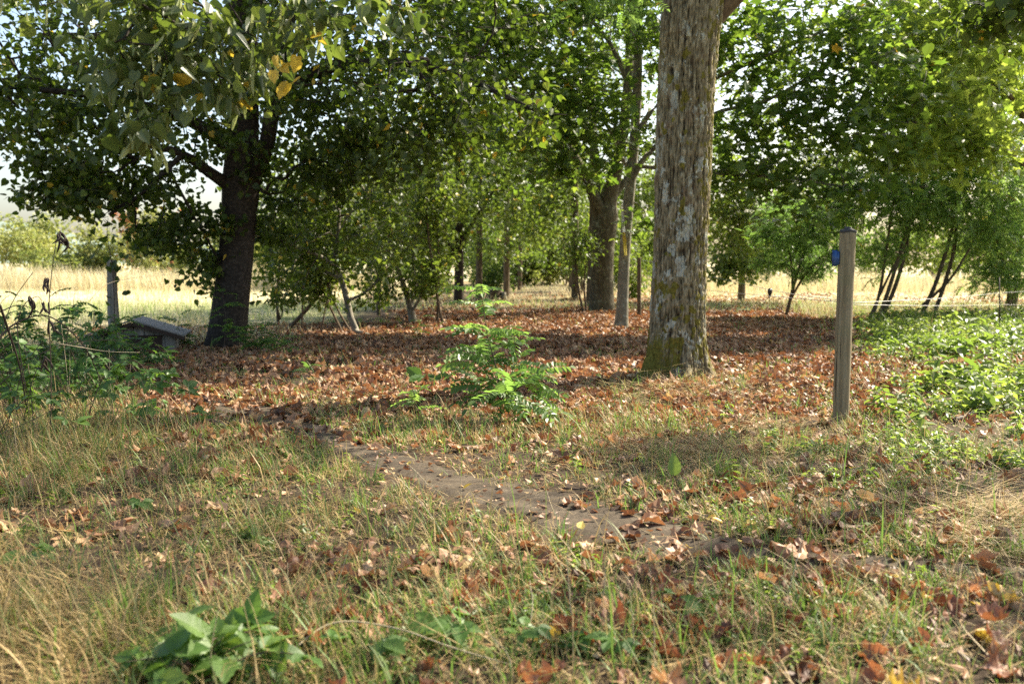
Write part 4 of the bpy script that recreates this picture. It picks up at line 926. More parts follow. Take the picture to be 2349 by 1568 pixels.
for dx in (-.013, .016):
    b.add(*ribbon(np.array([at(1431, 533, 18.12), at(1433, 560, 18.12), at(1434.5, 585, 18.12)]) - s0 + [dx, 0, -.002], .022, .003))
b.build('lower_webbing', M['strap_yellow'], root)

# weathered stake and hutch at left
Yk = 13.6
mgw, nt, out = newmat('grey_weathered_wood')
na = noise(nt, 22, 6, objco(nt, (1, 1, .07)), .65)
nt.links.new(princ(nt, ramp(nt, na, [(.3, (.10, .085, .065)), (.5, (.2, .18, .145)), (.7, (.33, .3, .25))]), .9, .15, na, .7, .006), out.inputs[0])
wst, ch, base = log_post('fence_post', 'weathered split grey stake leaning among weeds in front of the hutch', [(266, 815, 14, Yk), (263, 780, 13, Yk), (259, 700, 12, Yk), (257, 650, 11, Yk), (256, 596, 10, Yk)], 18, mgw)
mht, nt, out = newmat('grey_painted_boards')
na = noise(nt, 16, 6, objco(nt, (1, 1, .12)), .65)
nt.links.new(princ(nt, ramp(nt, na, [(.3, (.13, .115, .095)), (.5, (.25, .23, .195)), (.7, (.36, .335, .29))]), .85, .2, na, .4, .004), out.inputs[0])
mrf, nt, out = newmat('grey_roof_sheet')
na = noise(nt, 6, 6, objco(nt), .65)
nt.links.new(princ(nt, ramp(nt, na, [(.3, (.10, .088, .07)), (.6, (.20, .18, .15))]), .7, .3, na, .3, .004), out.inputs[0])
M['dark_wood'] = flatmat('dark_brown_wood', (.05, .032, .022), .8, .2)
hb = gnd(318, 803); hb[2] = float(gz(hb[0], hb[1])) - .06
root = empty('hutch', hb, 'low grey board hutch with a shallow pitched roof, half hidden by weeds', 'hutch', rz=R(12))
wx, wy, wh, pk = .54, .36, .35, .52                     # half width, half depth, eaves height, ridge height
b = MB()
def wall(x0, x1, yy, h0, h1, n, ax):
    for k in range(n):
        a, c_ = x0 + (x1 - x0) * k / n, x0 + (x1 - x0) * (k + 1) / n
        g = .004
        za, zc = h0(a), h0(c_)
        q = [(a + g, 0, 0), (c_ - g, 0, 0), (c_ - g, 0, zc), (a + g, 0, za)]
        P = []
        for d_ in (-.009, .009):
            for (u, _, z) in q: P.append((u, yy + d_, z) if ax == 0 else (yy + d_, u, z))
        b.add(np.array(P), [np.array([[0, 1, 2, 3], [7, 6, 5, 4], [0, 4, 5, 1], [1, 5, 6, 2], [2, 6, 7, 3], [3, 7, 4, 0]])])
gable = lambda u: wh + (pk - wh) * (1 - abs(u) / wx) - .03
wall(-wx, wx, -wy, gable, 0, 8, 0); wall(-wx, wx, wy, gable, 0, 8, 0)
wall(-wy + .012, wy - .012, -wx, lambda u: wh - .04, 0, 6, 1); wall(-wy + .012, wy - .012, wx, lambda u: wh - .04, 0, 6, 1)
b.build('board_wall', mht, root, smooth=False)
b = MB()
ov = .14
for s in (-1, 1):
    q = np.array([(0.002 * s, -wy - .14, pk), (s * (wx + ov), -wy - .14, wh - .05), (s * (wx + ov), wy + .14, wh - .05), (0.002 * s, wy + .14, pk)])
    P = np.vstack([q, q + [0, 0, .022]])
    b.add(P, [np.array([[0, 1, 2, 3], [7, 6, 5, 4], [0, 4, 5, 1], [1, 5, 6, 2], [2, 6, 7, 3], [3, 7, 4, 0]])])
rf = b.build('roof', mrf, root, smooth=False)
b = MB()
for s in (-1, 1):
    q = np.array([(0.004 * s, -wy - .146, pk - .005), (s * (wx + ov), -wy - .146, wh - .055), (s * (wx + ov), -wy - .146, wh - .10), (0.004 * s, -wy - .146, pk - .06)])
    P = np.vstack([q, q + [0, .012, 0]])
    b.add(P, [np.array([[0, 1, 2, 3], [7, 6, 5, 4], [0, 4, 5, 1], [1, 5, 6, 2], [2, 6, 7, 3], [3, 7, 4, 0]])])
b.build('barge_board', M['dark_wood'], rf, smooth=False)
b = MB(); b.add(*box((.14, -wy - .024, .17), (.46, .022, .30))); b.build('dark_panel', M['dark_wood'], root, smooth=False)  # added dark panel standing in for the dark opening in the wall
# pale stump in the avenue
sp0 = gnd(1131, 687); sp0[2] = -.02
root = empty('tree_stump', sp0, 'pale cut tree stump split at one side, beside the slim avenue trunks', 'stump')
th = np.linspace(0, 2 * math.pi, 28, endpoint=False); rr = .24 + .03 * np.cos(3 * th) + .02 * np.cos(7 * th)
b = MB(); V = np.concatenate([np.column_stack([rr * f * np.cos(th) + ox, rr * f * np.sin(th), np.full(28, z) + (.05 * np.cos(th) if z > .2 else 0)]) for f, z, ox in ((1.35, 0, 0), (1.1, .08, 0), (1, .2, .01), (.98, .36, .02), (.9, .375, .02))])
i = np.arange(4)[:, None] * 28; j = np.arange(28)[None]; k = (j + 1) % 28
b.add(V, [np.stack([i + j, i + k, i + 28 + k, i + 28 + j], -1).reshape(-1, 4)]); b.build('bark', M['bark_brown'], root)
b = MB(); b.add(V[112:] + [0, 0, .001], [np.arange(28)[None]])
b.add(*box((.34, -.12, .12), (.10, .26, .30), .4)); b.build('cut_face', M['bark_pale'], root)
# dark dead twiglets standing in the litter
rg = np.random.default_rng(5)
# ------------------------------------------------------------------ seedlings of robinia
def seedling(name, label, base, stem, nl, L, seed, lo=.12, lf='robinia', tm=None, tint=(.62, .12), spreadz=(.1, 1.0), cat='seedling', group=None, rs=.006, taper=.55):
    rg = np.random.default_rng(seed)
    root = empty(name, base, label, cat, group)
    S = smooth_line(np.array(stem, float), 40)
    b = MB(); b.add(*tube(S, np.linspace(rs, rs * .3, 40), 7), .1)
    t = np.sort(rg.uniform(lo, 1.0, nl)); t[-1] = 1.0
    P = smooth_line(np.array(stem, float), 400)[(t * 399).astype(int)]
    yaw = np.arange(nl) * 2.4 + rg.uniform(-.5, .5, nl)
    tip = np.stack([np.cos(yaw), np.sin(yaw) * .9, .25 + .5 * t ** 3 + rg.normal(size=nl) * .15], 1)
    sz = L * (1.15 - taper * t ** 1.5) * rg.uniform(.75, 1.15, nl)
    nrm = np.stack([-.3 * np.cos(yaw), -.3 * np.sin(yaw), np.full(nl, 1.0)], 1) + rg.normal(size=(nl, 3)) * .22
    ti = np.clip(rg.normal(tint[0], tint[1], nl) + .15 * (t - .5), 0, .82)
    V, F, A = scatter(tm or [T_ROBN, T_ROBN2], P, frames(nrm, tip), sz, ti, rg)
    b.build('stem', M['dead_stem'], root)
    mesh('foliage', V, F, M[lf], root, {'tint': A}, smooth=False)
    return root
b0 = gnd(1150, 972); Yr = b0[1]
def rel(pts, Y): return [tuple(at(x, y, Y) - b0) for x, y in pts]
root = seedling('robinia_seedling', 'waist-high bright green robinia seedling with feathered leaves beside the trodden path', b0,
                [(0, 0, -.05)] + rel([(1146, 900), (1135, 830), (1118, 770), (1108, 700), (1102, 655)], Yr), 32, .34, 201, .10, taper=.38, tint=(.42, .15))
rg = np.random.default_rng(202)
bs = MB(); P_, T_ = [], []
for k, (x, y, dY) in enumerate([(1215, 880, -.1), (1238, 850, .25), (1180, 760, .3), (1225, 930, -.35), (1090, 870, -.2), (1165, 905, -.5), (1110, 815, .3), (1250, 905, .1), (1075, 805, .1), (1195, 820, .05)]):
    e = at(x, y, Yr + dY) - b0; t0 = rg.uniform(.15, .55); a = np.array([0, 0, e[2] * t0])
    ln = smooth_line(np.array([a, a * .4 + e * .6 + [0, 0, .05], e]), 12); bs.add(*tube(ln, np.linspace(.0035, .0015, 12), 5), .2)
    for q in range(5): P_.append(ln[5 + q + (q > 3)]); dirv = e - a; T_.append(dirv / np.linalg.norm(dirv) * .6 + rg.normal(size=3) * [.8, .8, .25])
P_ = np.array(P_); T_ = np.array(T_)
V, F, A = scatter([T_ROBN, T_ROBN2], P_, frames(rg.normal(size=(len(P_), 3)) * .3 + [0, -.25, 1], T_), rg.uniform(.20, .32, len(P_)), np.clip(rg.normal(.4, .18, len(P_)), 0, .82), rg)
bs.build('side_shoot', M['dead_stem'], root); mesh('lower_foliage', V, F, M['robinia'], root, {'tint': A}, smooth=False)
small = [('small robinia seedling at the edge of the path, left of the tall bright seedling', 950, 962, .28, 9, .17, .5), ('low robinia regrowth clustered at the foot of the dark linden trunk', 590, 812, .42, 26, .26, .3),
         ('robinia seedling climbing against the front of the dark linden trunk', 512, 806, .85, 16, .26, .35), ('dark-leaved small seedling in the litter below the pale hawthorn', 962, 772, .34, 9, .2, .12),
         ('robinia shoot among the weeds beside the hutch', 415, 800, .5, 14, .26, .45), ('robinia shoot in the weeds left of the weathered stake', 175, 830, .95, 18, .28, .5), ('robinia shoot under the weathered stake', 290, 820, .55, 16, .28, .5),
         ('low robinia seedling in litter left of centre', 705, 862, .12, 6, .17, .3), ('bright robinia tuft right of the dark linden base', 640, 822, .25, 14, .22, .3), ('robinia shoot at the left edge above the brambles', 70, 850, .7, 16, .28, .4)]
for k, (lab, x, y, h, nl, L, ti) in enumerate(small):
    p = gnd(x, y); p[2] = float(gz(p[0], p[1])) - .01
    rgk = random.Random(300 + k)
    seedling('robinia_seedling', lab, p, [(0, 0, 0), (rgk.uniform(-.05, .05), 0, h * .5), (rgk.uniform(-.12, .12) * h, 0, h)], nl, L, 300 + k, .15, tint=(ti, .12), taper=.3)
# ------------------------------------------------------------------ brambles and weeds
def leaflet(seed, L=1.0, pleat=.03):
    """serrated bramble leaflet with pleated side veins"""
    rg = random.Random(seed); nu, nv = 13, 9
    V = []
    for i in range(nu):
        u = i / (nu - 1)
        w = .36 * math.sin(math.pi * min(1, u * .96 + .03)) ** .75 * (1.12 - .55 * u) * (1 + (.07 if i % 2 else -.05)) + .004
        for j in range(nv):
            v = j / (nv - 1) * 2 - 1
            V.append((v * w, u - .10 * abs(v) * w, .22 * abs(v) * w * 1.1 - .25 * u * u * .6 + pleat * math.sin(u * 30 - abs(v) * 5) * abs(v) * (1 - u * .5)))
    f = [(i * nv + j, i * nv + j + 1, (i + 1) * nv + j + 1, (i + 1) * nv + j) for i in range(nu - 1) for j in range(nv - 1)]
    return np.array(V), [np.array(f)]
LF = [leaflet(i) for i in range(2)]
T_BRAM = [join([place(LF[k % 2], np.array([0, .30, 0]), 0, -.1, 0, .72), place(LF[1], np.array([0, .28, 0]), 1.25, -.15, .2, .60), place(LF[0], np.array([0, .28, 0]), -1.25, -.2, -.2, .60),
                (np.array([[-.012, 0, 0], [.012, 0, 0], [.012, .32, 0], [-.012, .32, 0]]), [np.array([[0, 1, 2, 3]])])]) for k in range(2)]
def cane(P, n=30): return smooth_line(np.array(P, float), n)
def bramble(name, label, base, canes, nl, size, seed, tint=(.45, .13), cat='bramble', r=.0035, ct=.2, group=None, lo=.15):
    rg = np.random.default_rng(seed); root = empty(name, base, label, cat, group)
    b = MB(); P, T = [], []
    for c in canes:
        q = cane(c, 26); b.add(*tube(q, np.linspace(r, r * .4, 26), 6), ct)
        for k in range(nl):
            i = int(rg.uniform(lo, 1) * 25); P.append(q[i]); d = rg.normal(size=3) * [1, 1, .3] + (q[min(25, i + 1)] - q[i - 1]) * 3 + [0, 0, .12]; T.append(d)
    b.build('cane', M['dead_stem'], root)
    if nl:
        P, T = np.array(P), np.array(T); n = len(P)
        V, F, A = scatter(T_BRAM, P, frames(rg.normal(size=(n, 3)) * .35 + [0, -.25, 1], T), size * rg.uniform(.6, 1.15, n), np.clip(rg.normal(tint[0], tint[1], n), 0, .82), rg)
        mesh('foliage', V, F, M['bramble'], root, {'tint': A}, smooth=True)
    return root
rg = np.random.default_rng(400)
def g3(x, y): p = gnd(x, y); p[2] = float(gz(p[0], p[1])); return p
# foreground bramble at the bottom edge
p = g3(470, 1540)
cs = []
for k in range(11):
    a = rg.uniform(0, 6.28); L = rg.uniform(.10, .42); cs.append([(rg.normal() * .08, rg.normal() * .06, 0), (L * .5 * math.cos(a), L * .35 * math.sin(a), .09), (L * math.cos(a), L * .6 * math.sin(a), rg.uniform(.05, .15))])
bramble('bramble', 'large fresh green bramble filling the bottom edge of the grass', p, cs, 4, .16, 401, (.62, .12), lo=.4)
for k, (lab, x, y, n, s, sd_) in enumerate([('small bramble with three broad leaves beside the long straw stalk', 1010, 1470, 2, .14, 3), ('two-leaved bramble shoot right of the long straw stalk', 1165, 1478, 2, .11, 4),
        ('low bramble at the left edge under the dead straw', 20, 1330, 3, .14, 5), ('bramble shoot among the big fallen leaves', 1390, 1500, 2, .11, 6), ('bramble leaves creeping beside the path', 330, 975, 3, .13, 7), ('bramble sprig in the grass left of the path', 480, 990, 3, .12, 8),
        ('bramble sprig at the bottom centre', 820, 1500, 2, .12, 9), ('bramble sprig in the lower right grass', 1580, 1400, 2, .10, 10), ('small bramble in the left grass', 330, 1190, 2, .10, 11)]):
    p = g3(x, y); cs = []
    for q in range(n):
        a = rg.uniform(0, 6.28); cs.append([(0, 0, 0), (.05 * math.cos(a), .05 * math.sin(a), .06), (.12 * math.cos(a), .10 * math.sin(a), .09)])
    bramble('bramble', lab, p, cs, 2, s, 410 + sd_, (.5, .12), lo=.5, r=.002)
# bramble bank on the left
def arch(base, tip, h): b_, t_ = np.array(base, float), np.array(tip, float); return [b_, b_ * .7 + t_ * .3 + [0, 0, h * .9], b_ * .35 + t_ * .65 + [0, 0, h], t_]
for k, (lab, x, y, W_, H_, nc, nl, sz, ti) in enumerate([
        ('tangled bramble bank with broad pale leaves at the left edge', 60, 1010, .8, .65, 22, 9, .13, (.45, .16)), ('dark bramble thicket behind the pale-leaved bank', 10, 890, .9, .85, 46, 13, .12, (.15, .12)), ('dark low weeds and brambles between the pale-leaved bank and the litter', 190, 925, .7, .4, 30, 12, .10, (.18, .12)),
        ('shaded bramble patch in front of the weathered stake', 205, 855, .6, .38, 24, 10, .10, (.25, .14)), ('bramble patch in front of the hutch', 350, 838, .7, .16, 16, 8, .08, (.32, .16))]):
    p = g3(x, y); cs = []
    for q in range(nc):
        b_ = np.array([rg.normal() * W_ * .5, rg.normal() * W_ * .4, 0]); a = rg.uniform(0, 6.28); L = rg.uniform(.4, 1.0) * W_
        cs.append(arch(b_, b_ + [L * math.cos(a), L * .7 * math.sin(a), rg.uniform(.05, .5) * H_], rg.uniform(.5, 1) * H_ * .8))
    bramble('bramble_thicket', lab, p, cs, nl, sz, 430 + k, ti, lo=.2)
# dead arching canes at the left edge, each its own
for k, (lab, pts, Y, r, ct) in enumerate([
        ('thick dead bramble cane arching over at the left edge', [(-20, 800), (30, 745), (110, 725), (190, 790), (235, 880)], 6.6, .007, .05), ('thin bare cane rising from the left edge', [(-10, 830), (5, 760), (30, 690), (75, 625)], 6.4, .004, .1),
        ('pale dry stem lying across the bramble bank', [(130, 787), (190, 797), (250, 806), (320, 808)], 6.3, .0035, .95), ('dead cane sweeping low across the left weeds', [(-20, 900), (60, 830), (150, 790), (260, 780), (330, 800)], 6.8, .004, .15),
        ('second arching dead cane, higher and thinner', [(-10, 720), (50, 700), (120, 740), (170, 820), (185, 900)], 6.9, .004, .1), ('bent black cane beside the left edge', [(0, 700), (20, 760), (45, 840), (60, 930)], 6.2, .009, .03),
        ('pale straw stem arching before the weathered stake', [(205, 690), (240, 655), (290, 640), (400, 628)], 7.5, .002, .9), ('bare diagonal cane over the bramble leaves', [(-10, 1000), (100, 950), (220, 880)], 6, .003, .3)]):
    P = np.array([at(x, y, Y + .12 * q) for q, (x, y) in enumerate(pts)]); o = P[0].copy()
    b = MB(); b.add(*tube(smooth_line(P - o, 30), np.linspace(r, r * .5, 30), 6), ct)
    w = b.build('dead_cane', M['dead_stem']); w.location = o; tag(w, lab, 'cane')
# pod-bearing dead stems
def pods(rg, P, n, b, L=.11):
    for q in range(n):
        a = rg.normal(size=3) * [.35, .35, .1] + [0, 0, -1]; a /= np.linalg.norm(a); l = L * rg.uniform(.6, 1.1)
        s = P + rg.normal(size=3) * [.012, .012, .015]; t_ = np.linspace(0, 1, 7)[:, None]
        ln = s + a * l * t_ + np.array([.02, 0, 0]) * np.sin(t_ * 3) * rg.normal()
        V, F = tube(ln, .007 * np.array([.3, .9, 1, .8, 1, .8, .2]), 6); b.add(V, F, .0)
for k, (lab, pts, Y, pd) in enumerate([
        ('tall thin dead stem carrying clusters of black seed pods', [(116, 1000), (117, 850), (112, 720), (117, 640), (128, 560), (138, 530)], 6.3, [(136, 535, 9), (109, 640, 5), (100, 820, 4), (118, 735, 3)]),
        ('short drooping dead stem with a few black pods beside the tall pod stem', [(60, 900), (40, 760), (55, 700), (85, 680), (96, 690)], 6.5, [(72, 682, 4), (98, 690, 4)])]):
    P = np.array([at(x, y, Y) for x, y in pts]); o = P[0].copy(); root = empty('pod_stem', o, lab, 'dead weed')
    b = MB(); b.add(*tube(smooth_line(P - o, 30), np.linspace(.004, .0018, 30), 6), .12); b.build('stem', M['dead_stem'], root)
    for x, y, n in pd:
        b = MB(); pods(rg, at(x, y, Y) - o, n, b); b.build('seed_pods', M['dead_stem'], root)
# thin leafy vine up the weathered stake
P = np.array([at(x, y, Yk - .15) for x, y in [(262, 800), (262, 690), (256, 600), (246, 540), (248, 500)]]); o = P[0].copy()
root = empty('climbing_vine', o, 'thin vine rising along the weathered stake with a few round leaves', 'vine')
b = MB(); ln = smooth_line(P - o, 40); b.add(*tube(ln, np.linspace(.008, .003, 40), 6), .1); b.build('stem', M['dead_stem'], root)
i = rg.integers(2, 36, 16); Pq = ln[i] + rg.normal(size=(16, 3)) * .08
V, F, A = scatter([T_HEART], Pq, frames(rg.normal(size=(16, 3)) + [0, -1, .3], rg.normal(size=(16, 3)) * .5 + [0, 0, -.8]), rg.uniform(.08, .13, 16), np.full(16, .3), rg)
mesh('foliage', V, F, M['linden'], root, {'tint': A}, smooth=False)
# upright seedling leaf by the path, broad plant in the litter
p = g3(1545, 1122); root = empty('dock_seedling', p, 'single upright yellow-green leaf over two darker low leaves, right of the path', 'seedling')
V, F, A = scatter([LF[0]], np.array([[0, 0, .035], [.0, 0, .0], [.02, 0, 0], [-.02, .01, 0]]), frames(np.array([[.2, -1, .15], [0, -.3, 1.], [.1, -.3, 1], [-.2, -.3, 1]]), np.array([[.08, 0, 1.], [.1, -.8, .35], [.9, .2, .3], [-.9, 0, .3]])), np.array([.125, .09, .08, .07]), np.array([.8, .35, .3, .4]), rg)
mesh('foliage', V, F, M['bramble'], root, {'tint': A}); b = MB(); b.add(*tube([(0, 0, -.02), (0, 0, .045)], .002, 6), .5); b.build('stem', M['dead_stem'], root)
p = g3(985, 882); root = empty('dock_plant', p, 'dark broad-leaved plant in the litter left of the tall bright seedling', 'plant')
n = 9; V, F, A = scatter([LF[0], LF[1]], rg.normal(size=(n, 3)) * [.09, .07, .0] + [0, 0, .06], frames(rg.normal(size=(n, 3)) * .4 + [0, -.3, 1], rg.normal(size=(n, 3)) * [1, 1, .3] + [0, 0, .3]), rg.uniform(.14, .24, n), np.clip(rg.normal(.15, .15, n), 0, 1), rg)
mesh('foliage', V, F, M['bramble'], root, {'tint': A}); b = MB(); b.add(*tube([(0, 0, -.02), (.01, 0, .09)], .004, 6), .4); b.build('stem', M['dead_stem'], root)

# ------------------------------------------------------------------ scatter over the ground
def field(bands, seed, wide=.60):
    """points in depth bands (near, far, per square metre)"""
    rg = np.random.default_rng(seed); out = []
    for a, b_, d in bands:
        w = wide * b_ + .8; n = int(d * (b_ - a) * 2 * w)
        y = rg.uniform(a, b_, n); x = rg.uniform(-w, w, n); k = np.abs(x) < wide * y + .8
        out.append(np.column_stack([x[k], y[k]]))
    return np.vstack(out), rg
def blob(xD, yD, cx, cy, rx, ry): return np.exp(-(((xD - cx) / rx) ** 2 + ((yD - cy) / ry) ** 2))
def zones(xy):
    xD, yD = proj(xy[:, 0], xy[:, 1])
    n1 = fbm(xy[:, 0] / .55, xy[:, 1] / .55, 0, 81); n2 = fbm(xy[:, 0] / 1.7, xy[:, 1] / 1.7, 0, 82)
    path = np.clip(1.15 - np.minimum(path_off(xD, yD), path_off(xD, yD - 16)) + .55 * n1, 0, 1)        # 1 on the bare path
    path = np.clip(path * 3, 0, 1)
    # dense litter under the trees
    up = sst(1050, 900, yD + 40 * n2 + 25 * n1 - (xD < 900) * 10) * np.where(xD < 1330, .25 * sst(662, 690, yD) + .75 * sst(690, 745, yD + 14 * n1), sst(660, 705, yD))
    right = sst(1990, 1900, xD + 60 * n2) * 1.0
    lit = up * np.where(xD > 1900, .55, 1) * sst(150, 330, xD + 40 * n2 + (yD - 800) * -.6)
    lit *= np.where((yD < 752), sst(560, 720, xD + (752 - yD) * 1.0 * -1.2 + 300 * 0), 1) * np.where(yD < 745, sst(880, 1010, xD + (yD - 745) * -1.1), 1)
    cov = np.clip(sst(1960, 2080, xD + 70 * n1) * sst(715, 745, yD) * sst(850, 800, yD + 30 * n1) + sst(2000, 2180, xD + 90 * n2 + (yD - 960) * .4) * sst(830, 880, yD) * sst(1160, 1050, yD + 40 * n1) + .35 * blob(xD, yD, 1760, 1000, 120, 30) + .5 * blob(xD, yD, 1950, 1080, 140, 50), 0, 1)
    cov *= (xy[:, 1] < 24)
    return xD, yD, n1, n2, path, np.clip(lit, 0, 1), cov
# ---- grass
def blades(xy, rg, L, w, tint, lean, seg=3, yaw=None, flat=False):
    n = len(xy); yaw = rg.uniform(0, 6.283, n) if yaw is None else yaw; L = L * rg.uniform(.55, 1.3, n)
    z0 = gz(xy[:, 0], xy[:, 1]) - .004
    d = np.stack([np.cos(yaw), np.sin(yaw)], 1); s = np.stack([-d[:, 1], d[:, 0]], 1)
    bend = np.clip(lean * rg.uniform(.3, 1.7, n), 0, 1.45)
    rows = []; px = np.zeros(n); pz = np.zeros(n); a0 = rg.uniform(0, .5, n) * lean
    if flat: a0 = rg.uniform(1.15, 1.6, n); bend = rg.uniform(-.1, .4, n)
    V = np.zeros((n, 2 * seg + 1, 3))
    for k in range(seg + 1):
        f = k / seg
        wd = (w * (1 - f ** 1.6) * .5) if k < seg else np.zeros(n)
        c = np.stack([xy[:, 0] + d[:, 0] * px, xy[:, 1] + d[:, 1] * px, z0 + pz], 1)
        if k < seg:
            V[:, 2 * k] = c - np.column_stack([s * wd[:, None], np.zeros(n)]); V[:, 2 * k + 1] = c + np.column_stack([s * wd[:, None], np.zeros(n)])
        else: V[:, 2 * seg] = c
        ang = a0 + bend * (f + .5 / seg) * 1.15
        px = px + L / seg * np.sin(ang); pz = np.maximum(pz + L / seg * np.cos(ang), .004)
    m = 2 * seg + 1; o = (np.arange(n) * m)[:, None]
    F4 = [np.array([[2 * k, 2 * k + 1, 2 * k + 3, 2 * k + 2]]) for k in range(seg - 1)]
    F = [np.concatenate([(f + o).reshape(-1, 4) for f in F4]) if F4 else np.zeros((0, 4), int), (np.array([[2 * seg - 2, 2 * seg - 1, 2 * seg]]) + o).reshape(-1, 3)]
    ti = np.repeat(tint, m)
    return V.reshape(-1, 3), F, ti
def cat_meshes(parts):
    V, F, A, n = [], [], [], 0
    for v, f, a in parts: V.append(v); F += [q + n for q in f if len(q)]; A.append(a); n += len(v)
    return np.vstack(V), F, np.concatenate(A)
def tufts(bands, seed, nb, spread):
    xy, rg = field(bands, seed); z = zones(xy)
    return xy, rg, z
parts = []
xy, rg, (xD, yD, n1, n2, path, lit, cov) = tufts([(2.1, 3.4, 430), (3.4, 5, 340), (5, 7.2, 260), (7.2, 10, 170), (10, 14, 90), (14, 22, 34)], 500, 12, .03)
den = (1 - path * .99) * (1 - .86 * lit) * (1 - .6 * cov) * np.clip(.8 + .4 * n1 + .2 * n2, .4, 1)
den = np.maximum(den, (lit > .3) * np.clip(-n1 * 1.5 - .1, 0, .7)) * np.where((yD < 760) & (xD < 1000), .5, 1)
k = rg.random(len(xy)) < den; xy, xD, yD, n1, n2, lit, cov = [q[k] for q in (xy, xD, yD, n1, n2, lit, cov)]
g = .47 + .22 * n2 + .12 * cov + .10 * blob(xD, yD, 1650, 1450, 600, 160) + .10 * blob(xD, yD, 900, 1150, 250, 90) - .22 * blob(xD, yD, 60, 1450, 260, 200) - .18 * blob(xD, yD, 100, 1020, 260, 140) - .15 * blob(xD, yD, 1450, 940, 300, 60) - .15 * blob(xD, yD, 2280, 1230, 120, 100)
tg = rg.random(len(xy)) < g                              # a tuft is mostly green or mostly straw
tl = (1 + .35 * n1) * rg.lognormal(0, .3, len(xy)) * (1 + .8 * (blob(xD, yD, 80, 1050, 260, 120) + .7 * blob(xD, yD, 1300, 1000, 330, 50) + .5 * blob(xD, yD, 300, 1480, 500, 150)))
nbl = rg.integers(5, 14, len(xy)); ix = np.repeat(np.arange(len(xy)), nbl); n = len(ix)
off = rg.normal(size=(n, 2)) * .022 * np.clip(xy[ix, 1] / 6, 1, 2)[:, None]
bxy = xy[ix] + off
isg = rg.random(n) < np.where(tg[ix], .82, .2)
tint = np.where(isg, np.clip(rg.normal(.74, .13, n), .5, 1), np.clip(rg.beta(1.5, 2, n) * .5, 0, .48))
L = np.clip(np.where(isg, .068, .075) * tl[ix] * rg.lognormal(0, .4, n), .025, .32)
w = np.where(isg, rg.uniform(.004, .0085, n), rg.uniform(.0026, .0058, n)) * np.clip(xy[ix, 1] / 6, 1, 3)
lean = np.where(isg, .95, 1.25) * rg.uniform(.4, 1.5, n)
yaw = np.arctan2(off[:, 1], off[:, 0]) + rg.normal(0, .7, n)
nearm = bxy[:, 1] < 6.5
parts = [blades(bxy[nearm], rg, L[nearm], w[nearm], tint[nearm], lean[nearm], 4, yaw[nearm]), blades(bxy[~nearm], rg, L[~nearm], w[~nearm], tint[~nearm], lean[~nearm], 3, yaw[~nearm])]
print('grass blades', n)
# dry stems and cut straw lying every way over the soil
xy, rg = field([(2.1, 3.4, 1000), (3.4, 5, 760), (5, 7.2, 620), (7.2, 10, 500), (10, 14, 200), (14, 20, 60)], 505)
xD, yD, n1, n2, path, lit, cov = zones(xy)
k = rg.random(len(xy)) < (1 - .93 * path) * (1 - .35 * lit) * np.clip(.75 + .5 * n1, .2, 1); xy = xy[k]; n = len(xy)
v, f, a = blades(xy, rg, rg.uniform(.06, .24, n), rg.uniform(.0026, .0052, n) * np.clip(xy[:, 1] / 6, 1, 2.5), rg.beta(1.4, 2.2, n) * .46, np.full(n, 1.9), 4, flat=True)
v[:, 2] += np.repeat(rg.exponential(.02, n), 9) - .008; parts.append((v, f, a))
# long dry strands arching over everything
xy, rg = field([(2.1, 3.4, 95), (3.4, 5, 75), (5, 7.2, 60), (7.2, 10, 34)], 506)
xD, yD, n1, n2, path, lit, cov = zones(xy)
k = rg.random(len(xy)) < (1 - path) * (1 - .8 * lit) * np.clip(.6 + .8 * n2, .1, 1); xy = xy[k]; n = len(xy)
parts.append(blades(xy, rg, rg.uniform(.16, .38, n), rg.uniform(.0022, .004, n) * np.clip(xy[:, 1] / 6, 1, 2), np.where(rg.random(n) < .8, rg.beta(1.2, 3, n) * .4, rg.uniform(.55, .8, n)), rg.uniform(.7, 1.5, n), 4))
# rank dry grass along the left edge and the tangled dead corner; tufts round the foot of the post and the big trunk
for cx, cy, rx, ry, n, l0, l1, ln, gf in ((110, 1040, 230, 60, 700, .15, .45, .9, .35), (60, 1450, 190, 140, 420, .2, .45, 1.2, .15), (1935, 972, 34, 12, 160, .06, .2, .6, .6), (1550, 885, 120, 14, 420, .06, .2, .8, .3), (2200, 760, 260, 22, 900, .15, .4, .6, .7), (250, 1000, 160, 40, 260, .15, .4, .9, .4)):
    q = np.array([gnd(a, max(b_, 700)) for a, b_ in zip(rg.normal(cx, rx * .55, n), rg.normal(cy, ry * .6, n))])[:, :2]
    parts.append(blades(q, rg, rg.uniform(l0, l1, n), rg.uniform(.003, .006, n) * np.clip(q[:, 1] / 6, 1, 2.5), np.where(rg.random(n) < gf, rg.uniform(.55, .9, n), np.where(cx < 300, rg.uniform(.15, .49, n), rg.beta(1.3, 2.4, n) * .45)), np.full(n, ln), 4))  # left clumps: dead-brown tints, darkened to carry the bank's shade as well
